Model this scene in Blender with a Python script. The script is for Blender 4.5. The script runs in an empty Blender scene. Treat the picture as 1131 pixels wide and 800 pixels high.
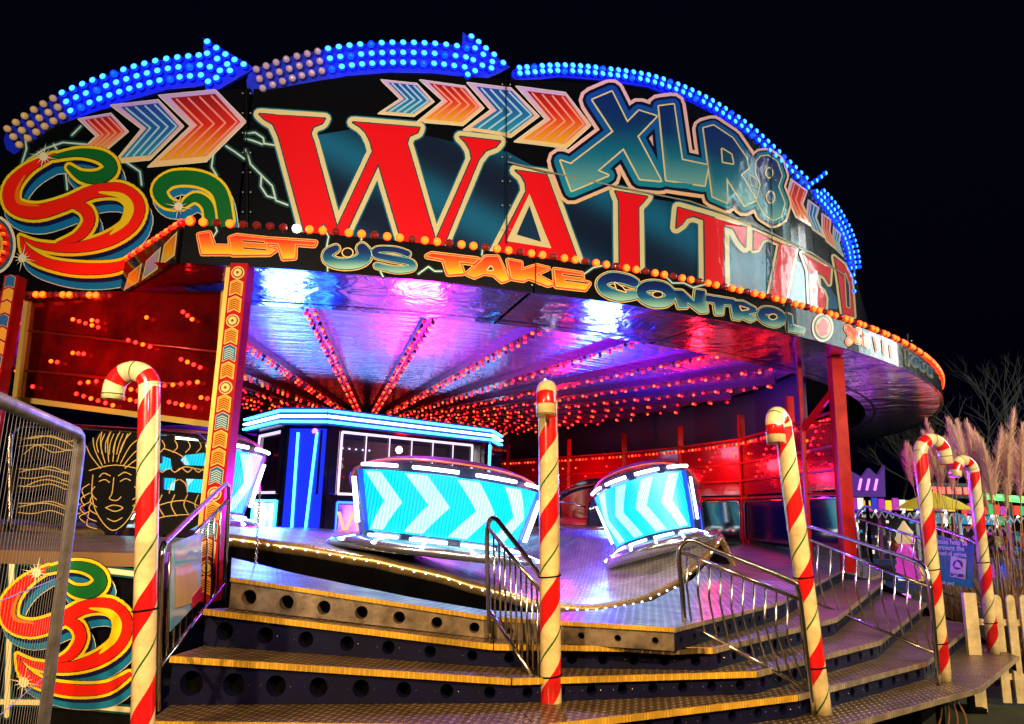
import bpy, bmesh, math, random
from mathutils import Vector, Matrix
from mathutils.geometry import delaunay_2d_cdt
random.seed(7)
PI = math.pi
SC = bpy.context.scene
COL = SC.collection

# ------------------------------------------------------------------ camera model (photo is 1131 x 800)
F, TH, RO, EYE = 795.0, 0.2028, 0.0248, 1.7
CXY = (-5.14, 25.5)                      # centre of the round ride
RB, RS = 17.65, 16.2                     # radius of the lower front board, radius of the tall sign
ZB = 4.39                                # underside of the canopy
FW = Vector((0, math.cos(TH), math.sin(TH))); UP = Vector((0, -math.sin(TH), math.cos(TH))); RT = Vector((1, 0, 0))
cR, sR = math.cos(RO), math.sin(RO)
EYEV = Vector((0, 0, EYE))

def ray(px, py):
    a = (px-565.5)/F; b = -(py-400)/F
    return FW + RT*(a*cR-b*sR) + UP*(a*sR+b*cR)
def atz(px, py, z):
    r = ray(px, py); t = (z-EYE)/r.z
    return Vector((r.x*t, r.y*t, z))
def aty(px, py, y):
    r = ray(px, py); t = y/r.y
    return EYEV + r*t
def plane_fn(A, B, off0=0.0):
    """vertical plane through plan points A,B ; returns S(px,py,off) -> point, off is toward the camera"""
    d = Vector((B[0]-A[0], B[1]-A[1], 0)).normalized(); n = Vector((d.y, -d.x, 0))
    if n.dot(Vector((A[0], A[1], 0))) > 0: n = -n
    A3 = Vector((A[0], A[1], EYE))
    def S(px, py, off=0.0):
        r = ray(px, py); t = (A3-EYEV).dot(n)/r.dot(n)
        return EYEV + r*t + n*(off+off0)
    return S
def cyl_fn(R):
    def S(px, py, off=0.0):
        r = ray(px, py)
        a = r.x**2+r.y**2; b = -(r.x*CXY[0]+r.y*CXY[1]); c = CXY[0]**2+CXY[1]**2-R*R
        d = max(b*b-a*c, 0.0)
        t = (-b-math.sqrt(d))/a
        p = EYEV + r*t
        n = Vector((p.x-CXY[0], p.y-CXY[1], 0)).normalized()
        return p + n*off
    return S
S_SIGN, S_BOARD = cyl_fn(RS), cyl_fn(RB)
def pol(R, th, z):                       # th = 0 towards the camera, + to the right
    return Vector((CXY[0]+R*math.sin(th), CXY[1]-R*math.cos(th), z))
def th_of(p): return math.atan2(p[0]-CXY[0], CXY[1]-p[1])

# ------------------------------------------------------------------ materials
def srgb(r, g, b):
    f = lambda c: (c/255/12.92) if c/255 <= .04045 else ((c/255+.055)/1.055)**2.4
    return (f(r), f(g), f(b))
_M = {}
def mat(name, base=(.5,.5,.5), rough=.5, metal=0.0, emis=None, es=0.0, coat=0.0, trans=0.0, sample=True, alpha=None):
    if name in _M: return _M[name]
    m = bpy.data.materials.new(name); m.use_nodes = True
    b = m.node_tree.nodes['Principled BSDF']
    b.inputs['Base Color'].default_value = (*base, 1); b.inputs['Roughness'].default_value = rough
    b.inputs['Metallic'].default_value = metal; b.inputs['Coat Weight'].default_value = coat
    b.inputs['Coat Roughness'].default_value = .08
    b.inputs['Transmission Weight'].default_value = trans
    if emis: b.inputs['Emission Color'].default_value = (*emis, 1); b.inputs['Emission Strength'].default_value = es
    if not sample: m.cycles.emission_sampling = 'NONE'
    _M[name] = m
    return m
def nodes(m): return m.node_tree.nodes, m.node_tree.links, m.node_tree.nodes['Principled BSDF']
def add_wear(m, scale=3.0, amt=.25, bump=.0, rvar=.15):
    """grime: mottled colour and roughness"""
    N, L, b = nodes(m)
    tc = N.new('ShaderNodeTexCoord'); nz = N.new('ShaderNodeTexNoise')
    nz.inputs['Scale'].default_value = scale; nz.inputs['Detail'].default_value = 8; nz.inputs['Roughness'].default_value = .65
    L.new(tc.outputs['Object'], nz.inputs['Vector'])
    src = b.inputs['Base Color'].links[0].from_socket if b.inputs['Base Color'].links else None
    mx = N.new('ShaderNodeMix'); mx.data_type = 'RGBA'; mx.blend_type = 'MULTIPLY'
    rp = N.new('ShaderNodeMapRange'); rp.inputs[1].default_value = .35; rp.inputs[2].default_value = .65
    rp.inputs[3].default_value = 1-amt*1.6; rp.inputs[4].default_value = 1.0
    L.new(nz.outputs['Fac'], rp.inputs[0])
    mx.inputs[0].default_value = 1
    if src: L.new(src, mx.inputs[6])
    else: mx.inputs[6].default_value = b.inputs['Base Color'].default_value
    L.new(rp.outputs[0], mx.inputs[7]); L.new(mx.outputs[2], b.inputs['Base Color'])
    r2 = N.new('ShaderNodeMapRange'); r0 = b.inputs['Roughness'].default_value
    r2.inputs[3].default_value = min(1, r0+rvar); r2.inputs[4].default_value = max(.03, r0-rvar)
    L.new(nz.outputs['Fac'], r2.inputs[0]); L.new(r2.outputs[0], b.inputs['Roughness'])
    if bump:
        bp = N.new('ShaderNodeBump'); bp.inputs['Strength'].default_value = bump; bp.inputs['Distance'].default_value = .02
        L.new(nz.outputs['Fac'], bp.inputs['Height']); L.new(bp.outputs['Normal'], b.inputs['Normal'])
    return m

# painted artwork: colour from the mesh attribute 'Col', glossy varnish, slightly wavy sheet
def art_mat(name, rough, wav):
    m = mat(name, rough=rough, coat=1.0)
    m.node_tree.nodes['Principled BSDF'].inputs['Specular IOR Level'].default_value=.10
    N, L, b = nodes(m)
    at = N.new('ShaderNodeAttribute'); at.attribute_name = 'Col'; L.new(at.outputs['Color'], b.inputs['Base Color'])
    tc = N.new('ShaderNodeTexCoord'); nz = N.new('ShaderNodeTexNoise'); nz.inputs['Scale'].default_value = 2.2; nz.inputs['Detail'].default_value = 3
    L.new(tc.outputs['Object'], nz.inputs['Vector'])
    bp = N.new('ShaderNodeBump'); bp.inputs['Strength'].default_value = wav; bp.inputs['Distance'].default_value = .05
    L.new(nz.outputs['Fac'], bp.inputs['Height']); L.new(bp.outputs['Normal'], b.inputs['Normal']); L.new(bp.outputs['Normal'], b.inputs['Coat Normal'])
    return m
ART = art_mat('signwriter_paint', .55, .22)
BLACKP = mat('black_gloss_panel', (.003,.003,.004), .4, coat=.7)
BLACKP.node_tree.nodes['Principled BSDF'].inputs['Specular IOR Level'].default_value=.04
add_wear(BLACKP, 4, .1, .15)

def plate_mat(name, base, rough, metal, sc=22.0, h=.6, stripes=False):
    m = mat(name, base, rough, metal)
    N, L, b = nodes(m)
    tc = N.new('ShaderNodeTexCoord'); mp = N.new('ShaderNodeMapping'); mp.inputs['Rotation'].default_value = (0, 0, .6)
    L.new(tc.outputs['Object'], mp.inputs['Vector'])
    sx = N.new('ShaderNodeSeparateXYZ'); L.new(mp.outputs[0], sx.inputs[0])
    def mth(op, a, bb=None):
        n = N.new('ShaderNodeMath'); n.operation = op
        for i, v in enumerate((a, bb)):
            if v is None: continue
            if isinstance(v, (int, float)): n.inputs[i].default_value = v
            else: L.new(v, n.inputs[i])
        return n.outputs[0]
    # raised dashes in staggered rows
    pr=1.0/sc
    u = mth('DIVIDE', sx.outputs[0], pr); w = mth('DIVIDE', sx.outputs[1], pr*1.15)
    row = mth('FLOOR', w); off = mth('MULTIPLY', mth('MODULO', mth('ABSOLUTE', row), 2.0), .5)
    fu = mth('ABSOLUTE', mth('SUBTRACT', mth('FRACT', mth('ADD', u, off)), .5)); fw = mth('ABSOLUTE', mth('SUBTRACT', mth('FRACT', w), .5))
    bar = mth('SUBTRACT', 1.0, mth('MAXIMUM', mth('MULTIPLY', fu, 4.2), mth('MULTIPLY', fw, 2.35)))
    rmp = N.new('ShaderNodeMapRange'); rmp.inputs[1].default_value = 0; rmp.inputs[2].default_value = .45; L.new(bar, rmp.inputs[0])
    cm = N.new('ShaderNodeMix'); cm.data_type='RGBA'; L.new(rmp.outputs[0], cm.inputs[0]); cm.inputs[6].default_value=(*[c*(.62 if stripes else .30) for c in base],1); cm.inputs[7].default_value=(*base,1); L.new(cm.outputs[2], b.inputs['Base Color'])
    bp = N.new('ShaderNodeBump'); bp.inputs['Strength'].default_value = h; bp.inputs['Distance'].default_value = .01
    L.new(rmp.outputs[0], bp.inputs['Height']); L.new(bp.outputs['Normal'], b.inputs['Normal'])
    add_wear(m, 2.5, .35, 0, .18)
    return m
DECKM = plate_mat('deck_tread_plate', (.66,.64,.66), .34, .75, 14, 1.0)
TREADM = plate_mat('step_tread_plate', (.52,.36,.20), .38, .6, 17, .9)
NOSE = plate_mat('yellow_nosing', (.95,.58,.06), .38, .1, 46, .5, True)
NOSE2 = plate_mat('bare_nosing', (.66,.54,.38), .34, .5, 46, .5, True)
FASC = add_wear(mat('galvanised_fascia', (.34,.27,.21), .40, .6), 5, .5, .3)
NAVY = add_wear(mat('navy_riser_paint', (.004,.005,.035), .5, .0), 5, .3, .1)
NAVY.node_tree.nodes['Principled BSDF'].inputs['Specular IOR Level'].default_value=.12
DARK = add_wear(mat('black_paint_and_shade', (.0015,.0015,.002), .8), 4, .3)  # also the shade in holes and under the ride, put into the colour
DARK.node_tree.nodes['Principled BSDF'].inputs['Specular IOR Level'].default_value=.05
CHROME = mat('brushed_steel_tube', (.62,.60,.58), .18, 1.0)
add_wear(CHROME, 9, .15, 0, .08)
GALV = add_wear(mat('galvanised_tube', (.50,.47,.50), .35, .7), 14, .3, .05)
REDP = add_wear(mat('red_column_paint', (.42,.003,.004), .38), 5, .25, .05)
REDP.node_tree.nodes['Principled BSDF'].inputs['Specular IOR Level'].default_value=.08
WHITEP = mat('white_paint', (.78,.76,.72), .4)
CREAM = mat('cream_paint', (.78,.62,.30), .4)
GOLD = mat('gold_trim', (.80,.52,.10), .3, .4)

def emit(name, col, s, sample=True, base=None): return mat(name, base or tuple(c*.3 for c in col), .35, emis=col, es=s, sample=sample)
B_AMB = emit('amber_bulb_lit', (1,.10,.006), 4.4, sample=False)
B_OFF = mat('amber_bulb_off', (.22,.012,.008), .12, coat=1)
B_WHT = emit('white_bulb_lit', (1,.92,.95), 9)
B_BLU = emit('cyan_bulb_lit', (.02,.17,1), 6.5)
B_BLU2 = emit('blue_bulb_lit', (.0,.03,1), 4.0)
B_DIMA = mat('clear_bulb_gold', (.55,.38,.14), .12, emis=(1,.55,.2), es=.16, coat=1)
B_DIMP = mat('clear_bulb_pink', (.45,.30,.38), .12, emis=(.8,.45,.6), es=.16, coat=1)
B_RED = emit('red_bulb_lit', (1,.015,.01), 6.0, sample=False)
B_RIB = emit('rib_bulb_lit', (1,.11,.015), 3.4, sample=False)
B_RIBR = emit('rib_bulb_red', (1,.01,.02), 4.0, sample=False)
COLLAR = mat('bulb_socket', (.03,.02,.02), .5)
NEONC = emit('cyan_neon', (.04,.50,1), 8)
NEONW = emit('white_tube', (.75,.95,1), 6)
NEONB = emit('blue_neon', (.02,.12,1), 5)

def ripple_metal(name, base, rough, sx, sy, strength):
    m = mat(name, base, rough, 1.0)
    N, L, b = nodes(m)
    tc = N.new('ShaderNodeTexCoord'); mp = N.new('ShaderNodeMapping'); mp.inputs['Scale'].default_value = (sx, sy, 1)
    L.new(tc.outputs['UV'], mp.inputs['Vector'])
    nz = N.new('ShaderNodeTexNoise'); nz.inputs['Scale'].default_value = 1; nz.inputs['Detail'].default_value = 4; nz.inputs['Distortion'].default_value = .6
    L.new(mp.outputs[0], nz.inputs['Vector'])
    bp = N.new('ShaderNodeBump'); bp.inputs['Strength'].default_value = strength; bp.inputs['Distance'].default_value = .06
    L.new(nz.outputs['Fac'], bp.inputs['Height']); L.new(bp.outputs['Normal'], b.inputs['Normal'])
    return m
TINSEL = ripple_metal('rippled_foil_ceiling', (.60,.50,.92), .24, 7, .7, 1.0)
SOFFIT = ripple_metal('polished_soffit', (.55,.34,.80), .14, 1.6, 1.4, .6)
def candy():
    m = mat('candy_cane_paint', rough=.22, coat=.8)
    N, L, b = nodes(m)
    tc = N.new('ShaderNodeTexCoord'); s = N.new('ShaderNodeSeparateXYZ'); L.new(tc.outputs['UV'], s.inputs[0])
    def mth(op, a, bb=None):
        n = N.new('ShaderNodeMath'); n.operation = op
        for i, v in enumerate((a, bb)):
            if v is None: continue
            if isinstance(v, (int, float)): n.inputs[i].default_value = v
            else: L.new(v, n.inputs[i])
        return n.outputs[0]
    fr = mth('FRACT', mth('ADD', mth('SUBTRACT', mth('MULTIPLY', s.outputs[1], 1.62), s.outputs[0]), 10.0))
    red = mth('LESS_THAN', fr, .34)
    g = mth('MULTIPLY', mth('GREATER_THAN', fr, .655), mth('LESS_THAN', fr, .69))
    m1 = N.new('ShaderNodeMix'); m1.data_type = 'RGBA'; L.new(red, m1.inputs[0]); m1.inputs[6].default_value = (.80,.66,.36,1); m1.inputs[7].default_value = (.72,.010,.012,1)
    m2 = N.new('ShaderNodeMix'); m2.data_type = 'RGBA'; L.new(g, m2.inputs[0]); L.new(m1.outputs[2], m2.inputs[6]); m2.inputs[7].default_value = (.02,.16,.02,1)
    L.new(m2.outputs[2], b.inputs['Base Color'])
    add_wear(m, 5, .28, .06, .14)
    return m
CANDY = candy()

# ------------------------------------------------------------------ mesh builder
class MB:
    def __init__(s): s.v=[]; s.f=[]; s.m=[]; s.c={}; s.uv={}; s.sm=[]
    def face(s, idx, mi=0, smooth=False): s.f.append(tuple(idx)); s.m.append(mi); s.sm.append(smooth)
    def quad(s, a, b, c, d, mi=0):
        n = len(s.v); s.v += [Vector(p) for p in (a,b,c,d)]; s.face((n,n+1,n+2,n+3), mi)
    def poly(s, pts, mi=0):
        n = len(s.v); s.v += [Vector(p) for p in pts]; s.face(range(n, n+len(pts)), mi)
    def box(s, c, sz, rz=0, mi=0):
        x,y,z = (k/2 for k in sz); M = Matrix.Rotation(rz,3,'Z'); c = Vector(c); n = len(s.v)
        s.v += [c+M@Vector(p) for p in ((-x,-y,-z),(x,-y,-z),(x,y,-z),(-x,y,-z),(-x,-y,z),(x,-y,z),(x,y,z),(-x,y,z))]
        for f in ((0,3,2,1),(4,5,6,7),(0,1,5,4),(1,2,6,5),(2,3,7,6),(3,0,4,7)): s.face([n+i for i in f], mi)
    def beam(s, a, b, w, h, mi=0):
        a, b = Vector(a), Vector(b); d = (b-a).normalized(); sd = d.cross(Vector((0,0,1)))
        if sd.length < 1e-3: sd = Vector((1,0,0))
        sd.normalize(); u = sd.cross(d); n = len(s.v)
        for p in (a, b):
            for i, j in ((-1,-1),(1,-1),(1,1),(-1,1)): s.v.append(p+sd*i*w/2+u*j*h/2)
        for f in ((0,1,2,3),(7,6,5,4),(0,4,5,1),(1,5,6,2),(2,6,7,3),(3,7,4,0)): s.face([n+i for i in f], mi)
    def prism(s, pts, z0, z1, mi=0, mtop=None):
        n = len(s.v); k = len(pts)
        s.v += [Vector((p[0],p[1],z0)) for p in pts]+[Vector((p[0],p[1],z1)) for p in pts]
        s.face(range(n+k-1, n-1, -1), mi); s.face(range(n+k, n+2*k), mi if mtop is None else mtop)
        for i in range(k): j=(i+1)%k; s.face((n+i,n+j,n+k+j,n+k+i), mi)
    def tube(s, pts, r, seg=10, mi=0, caps=True, uv=False, ring0=None):
        pts = [Vector(p) for p in pts]; rr = r if isinstance(r,(list,tuple)) else [r]*len(pts)
        n0 = len(s.v); prev=None; L=0; rings=[]
        for i,p in enumerate(pts):
            t = (pts[min(i+1,len(pts)-1)]-pts[max(i-1,0)]).normalized()
            if prev is None:
                a = t.cross(Vector((0,0,1)));  a = a if a.length>.05 else t.cross(Vector((0,1,0)))
                a.normalize()
            else: a = (prev - t*prev.dot(t)).normalized()
            prev = a; b = t.cross(a)
            if i: L += (p-pts[i-1]).length
            if ring0 is not None and i==ring0: Lr_=L
            k = len(s.v)
            for j in range(seg+(1 if uv else 0)):
                an = 2*PI*j/seg; s.v.append(p+(a*math.cos(an)+b*math.sin(an))*rr[i])
                if uv: s.uv[len(s.v)-1] = (j/seg, L) if (ring0 is None or i<=ring0) else (0.0, Lr_+(L-Lr_)*2.6)
            rings.append(k)
        w = seg+1 if uv else seg
        for i in range(len(pts)-1):
            for j in range(seg):
                j2 = j+1 if uv else (j+1)%seg
                s.face((rings[i]+j, rings[i]+j2, rings[i+1]+j2, rings[i+1]+j), mi, True)
        if caps:
            s.face([rings[0]+j for j in range(seg-1,-1,-1)], mi); s.face([rings[-1]+j for j in range(seg)], mi)
    def lathe(s, prof, c=(0,0,0), seg=16, mi=0, axis=None):
        c = Vector(c); Q = Vector((0,0,1)).rotation_difference(Vector(axis)) if axis is not None else None; k=len(s.v)
        for r,z in prof:
            for j in range(seg):
                p = Vector((r*math.cos(2*PI*j/seg), r*math.sin(2*PI*j/seg), z))
                s.v.append(c+(Q@p if Q else p))
        for i in range(len(prof)-1):
            for j in range(seg):
                j2=(j+1)%seg; s.face((k+i*seg+j,k+i*seg+j2,k+(i+1)*seg+j2,k+(i+1)*seg+j), mi, True)
    def sphere(s, c, r, seg=10, rings=7, mi=0, sc=(1,1,1)):
        c=Vector(c); k=len(s.v)
        for i in range(rings+1):
            a=PI*i/rings
            for j in range(seg):
                b=2*PI*j/seg; s.v.append(c+Vector((r*math.sin(a)*math.cos(b)*sc[0], r*math.sin(a)*math.sin(b)*sc[1], r*math.cos(a)*sc[2])))
        for i in range(rings):
            for j in range(seg):
                j2=(j+1)%seg; s.face((k+i*seg+j,k+(i+1)*seg+j,k+(i+1)*seg+j2,k+i*seg+j2), mi, True)
    def mesh(s, name, off=Vector((0,0,0))):
        me = bpy.data.meshes.new(name); me.from_pydata([tuple(v-off) for v in s.v], [], s.f)
        me.polygons.foreach_set('material_index', s.m); me.polygons.foreach_set('use_smooth', s.sm)
        if s.c:
            ca = me.color_attributes.new('Col','FLOAT_COLOR','POINT')
            for i,c in s.c.items(): ca.data[i].color = (*c,1)
        if s.uv:
            ul = me.uv_layers.new(name='UVMap')
            for lp in me.loops: ul.data[lp.index].uv = s.uv.get(lp.vertex_index,(0,0))
        me.update(); return me
    def build(s, name, mats, parent=None):
        if not isinstance(mats,(list,tuple)): mats=[mats]
        off = root_loc(parent)
        me = s.mesh(name, off)
        for m in mats: me.materials.append(m)
        o = bpy.data.objects.new(name, me); COL.objects.link(o)
        if parent is not None: o.parent = parent
        return o
def root_loc(p):
    v = Vector((0,0,0))
    while p is not None: v += p.location; p = p.parent
    return v
def tag(o, label, cat=None, group=None, kind=None):
    if label: o['label']=label
    if cat: o['category']=cat
    if group: o['group']=group
    if kind: o['kind']=kind
    return o
def thing(name, label, cat, loc=(0,0,0), group=None):
    o = bpy.data.objects.new(name, None); COL.objects.link(o); o.location = loc; o.empty_display_size=.1
    return tag(o, label, cat, group)
def inst(src, name, loc, parent, rot=None, scale=None):
    """a further object sharing a mesh, placed at world loc under parent"""
    o = bpy.data.objects.new(name, src); COL.objects.link(o); o.parent = parent
    o.location = Vector(loc)-root_loc(parent)
    if rot: o.rotation_euler = rot
    if scale: o.scale = scale
    return o
def copy_tree(o, parent=None):
    c = o.copy(); COL.objects.link(c); c.parent = parent
    for ch in list(o.children): copy_tree(ch, c)
    return c

EDGE={'amber_bulb_lit':emit('amber_halo_edge',(1,.035,.002),2.0,sample=False),'rib_bulb_lit':emit('rib_halo_edge',(1,.03,.01),1.8,sample=False),'cyan_bulb_lit':emit('blue_halo_edge',(.0,.02,1),3.2),'rib_bulb_red':emit('red_halo_edge',(.8,.0,.02),1.2,sample=False),'red_bulb_lit':emit('red_halo_edge2',(.9,.0,.0),1.6,sample=False)}  # halo round each lit bulb put into a glowing outer rim
# bulb meshes, unit radius
_bulb = {}
def bulb_mesh(m, seg=8):
    k=(m.name,seg)
    if k in _bulb: return _bulb[k]
    b=MB(); rg=max(5,seg-2); b.sphere((0,0,0),1,seg,rg,0)
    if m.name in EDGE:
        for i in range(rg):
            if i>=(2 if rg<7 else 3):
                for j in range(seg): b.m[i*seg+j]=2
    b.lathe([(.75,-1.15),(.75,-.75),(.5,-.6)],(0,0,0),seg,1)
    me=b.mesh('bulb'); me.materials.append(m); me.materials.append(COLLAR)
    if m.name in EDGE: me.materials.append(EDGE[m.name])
    _bulb[k]=me; return me
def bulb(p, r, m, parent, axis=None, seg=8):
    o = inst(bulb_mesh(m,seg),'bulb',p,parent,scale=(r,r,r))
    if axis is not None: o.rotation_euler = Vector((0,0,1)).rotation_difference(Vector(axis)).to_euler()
    return o

# ------------------------------------------------------------------ flat artwork: shapes filled in the plane of a panel
def cr(pts, n=6):
    """Catmull-Rom through points of any dimension"""
    out=[]; P=[pts[0]]+list(pts)+[pts[-1]]
    for i in range(1,len(P)-2):
        for k in range(n):
            t=k/n; out.append(tuple(.5*((2*P[i][d])+(-P[i-1][d]+P[i+1][d])*t+(2*P[i-1][d]-5*P[i][d]+4*P[i+1][d]-P[i+2][d])*t*t+(-P[i-1][d]+3*P[i][d]-3*P[i+1][d]+P[i+2][d])*t**3) for d in range(len(pts[0]))))
    out.append(tuple(pts[-1])); return out
def ell(cx,cy,rx,ry,n=24,rot=0): return [(cx+rx*math.cos(a)*math.cos(rot)-ry*math.sin(a)*math.sin(rot), cy+rx*math.cos(a)*math.sin(rot)+ry*math.sin(a)*math.cos(rot)) for a in (2*PI*i/n for i in range(n))]
def stroke(pts, w=None, grow=0, dx=0, dy=0, close=False):
    """list of polygons whose union is a stroke; pts (x,y) with w or (x,y,halfwidth)"""
    P=[(p[0]+dx,p[1]+dy,(w if w is not None else p[2])+grow) for p in pts]
    if close: P.append(P[0])
    out=[]
    for p in P:
        if p[2]>.3: out.append(ell(p[0],p[1],p[2],p[2],10))
    for a,b in zip(P,P[1:]):
        dxx,dyy=b[0]-a[0],b[1]-a[1]; l=math.hypot(dxx,dyy)
        if l<1e-4: continue
        nx,ny=-dyy/l,dxx/l
        out.append([(a[0]+nx*a[2],a[1]+ny*a[2]),(b[0]+nx*b[2],b[1]+ny*b[2]),(b[0]-nx*b[2],b[1]-ny*b[2]),(a[0]-nx*a[2],a[1]-ny*a[2])])
    return out
def grown(poly, w): return [poly]+(stroke(poly, w, close=True) if w>0 else [])
def _ccw(p):
    A=sum(p[i][0]*p[(i+1)%len(p)][1]-p[(i+1)%len(p)][0]*p[i][1] for i in range(len(p)))
    return p if A>0 else p[::-1]
def fill(mb, S, polys, col, off, grid=14, xmax=None):
    """union of polygons, triangulated and laid on surface S at height off; col is rgb or f(x,y)"""
    V=[]; Fc=[]
    for p in polys:
        p=_ccw([(x,y) for x,y in p]); n=len(V); V+= [Vector(q) for q in p]; Fc.append(list(range(n,n+len(p))))
    xs=[v.x for v in V]; ys=[v.y for v in V]
    x0,x1,y0,y1=min(xs),max(xs),min(ys),max(ys)
    if grid:
        gx=x0+grid*.37
        while gx<x1:
            gy=y0+grid*.41
            while gy<y1: V.append(Vector((gx,gy))); gy+=grid
            gx+=grid
    r=delaunay_2d_cdt(V,[],Fc,1,1e-4)
    n=len(mb.v)
    for v in r[0]:
        mb.v.append(S(v.x,v.y,off)); mb.c[len(mb.v)-1]= col(v.x,v.y) if callable(col) else col
    for f,of in zip(r[2],r[5]):
        if of: mb.face([n+i for i in f])
def grad(y0,y1,*cols):
    def f(x,y):
        t=min(.9999,max(0,(y-y0)/(y1-y0)))*(len(cols)-1); i=int(t); t-=i
        return tuple(a*(1-t)+b*t for a,b in zip(cols[i],cols[min(i+1,len(cols)-1)]))
    return f
cCREAM=(.72,.60,.28); cPALE=(.75,.70,.50); cRED=(.80,.003,.008); cTEAL=(.005,.13,.20); cDTEAL=(.004,.05,.06); cBLK=(.003,.003,.004)
cYEL=(.85,.60,.01); cGRN=(.004,.13,.02); cBLUE=(.004,.16,.36); cNAVY=(.004,.006,.06); cORG=(.85,.16,.005); cPINK=(.75,.40,.42)

# ================================================================== SETTING
GZ=-.45                                  # the grass lies lower than the foot of the steps
g=MB(); g.quad((-90,-20,GZ),(110,-20,GZ),(110,160,GZ),(-90,160,GZ))
GR=mat('night_grass',(.03,.04,.015),.9); add_wear(GR,1.2,.5,.8,.1)
tag(g.build('ground',GR),'dark trampled grass ground',kind='structure')

# ================================================================== TALL SIGN
# top edge of the panel: traced once, then held as (angle, height) round the ride
top_px=[(-70,215),(-30,190),(10,175),(60,140),(110,122),(170,108),(230,100),(272,98),(300,99),(360,88),(430,82),(500,84),(560,88),(620,90),(700,98),(760,112),(820,145),(860,175),(895,212),(920,245),(938,285)]
top=[]
for x,y in top_px:
    p=S_SIGN(x,y); top.append((th_of(p),p.z))
top+= [(top[-1][0]+.1,6.6),(top[-1][0]+.5,6.2)]
def ztop(th):
    if th<=top[0][0]: return top[0][1]
    for a,b in zip(top,top[1:]):
        if th<=b[0]: return a[1]+(b[1]-a[1])*(th-a[0])/(b[0]-a[0])
    return top[-1][1]
sign=thing('ride_sign','tall curved sign reading WALTZER and XLR8 in big red and blue letters','sign',pol(RS,0,ZB))
th0,th1=top[0][0],top[-1][0]
joints=[th0]+[th_of(S_SIGN(x,160)) for x in (272,558,850)]+[th1]
for a,b in zip(joints,joints[1:]):
    m=MB(); n=40; g_=.0012
    for i in range(n):
        ta=a+g_+(b-a-2*g_)*i/n; tb=a+g_+(b-a-2*g_)*(i+1)/n
        for R0,R1 in ((RS,RS-.07),):
            A,B=pol(R0,ta,ZB),pol(R0,tb,ZB); C,D=pol(R0,tb,ztop(tb)),pol(R0,ta,ztop(ta))
            A2,B2,C2,D2=pol(R1,ta,ZB),pol(R1,tb,ZB),pol(R1,tb,ztop(tb)),pol(R1,ta,ztop(ta))
            m.quad(A,B,C,D); m.quad(B2,A2,D2,C2); m.quad(D,C,C2,D2); m.quad(A2,B2,B,A)
    m.build('sign_panel',BLACKP,sign)
L0=.006
def art_part(name, S, layers, parent, grid=14, base=L0, label=None, step=.004, m_=None):
    m=MB()
    for i,(polys,col) in enumerate(layers): fill(m,S,polys,col,base+i*step,grid)
    o=m.build(name,m_ or ART,parent)
    if label: o['label']=label
    return o
# blue airbrushed shading behind the big letters
def blueshade(x,y):
    d=(y-120)-(x-340)*.52
    k=.5+.5*math.sin(d/17.0)
    k=k*k
    return (.003+.003*k,.010+.105*k,.03+.19*k)
art_part('painted_background',S_SIGN,[([[(346,150),(395,142),(470,150),(560,168),(600,190),(690,215),(760,226),(840,262),(905,300),(935,345),(700,318),(560,296),(346,276)]],blueshade)],sign,grid=7,base=.003)
def big_letter(polys, counters=()):
    L=[(sum((grown(p,8.2) for p in polys),[]),cTEAL),(sum((grown(p,6.6) for p in polys),[]),cCREAM),
       (sum((grown(p,1.4) for p in polys),[]),cDTEAL),(polys,cRED)]
    for outer,inner in counters: L+= [([outer],cCREAM),([inner],(.004,.03,.07))]
    art_part('letter',S_SIGN,L,sign,base=.012)
big_letter([[(287,127),(359,132),(356,137),(346,141),(343,149),(346,156),(381,285),(344,285),(312,165),(308,151),(302,138),(292,132)],
            [(390,136),(463,142),(461,147),(452,151),(449,159),(452,168),(488,292),(451,292),(418,181),(366,292),(354,292),(412,168),(409,157),(404,147),(398,141)],
            [(508,152),(552,157),(547,163),(536,167),(528,177),(484,285),(473,285),(521,176),(519,166),(514,158)]])
big_letter([[(569,189),(603,194),(643,304),(536,300),(581,212),(580,203),(576,195)]],[([(584,215),(559,267),(608,275)],[(584,228),(570,260),(597,268)])])
big_letter([[(679,212),(714,218),(709,224),(704,229),(705,322),(684,318),(683,222)]])
big_letter([[(748,230),(780,239),(823,252),(822,273),(816,266),(809,253),(798,249),(799,338),(778,332),(777,243),(765,239),(757,241),(752,248),(746,252)]])
def mid_letter(polys,counters=()):
    L=[(sum((grown(p,3.2) for p in polys),[]),cCREAM),(sum((grown(p,.8) for p in polys),[]),cDTEAL),(polys,(.7,.02,.02))]
    for c in counters: L+= [(grown(c,1.0),cCREAM),([c],(.004,.03,.09))]
    art_part('letter',S_SIGN,L,sign,base=.016,grid=7)
mid_letter([[(831,255),(878,275),(866,336),(848,330),(860,270),(848,264),(841,266),(836,276),(831,277)]])
mid_letter([[(885,280),(916,297),(915,314),(910,306),(902,301),(903,318),(908,322),(911,330),(910,345),(894,340),(892,300)]])
mid_letter([[(920,284),(931,293),(939,309),(942,350),(930,347),(924,303)]],[[(932,303),(936,315),(937,340),(934,339)]])
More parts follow.
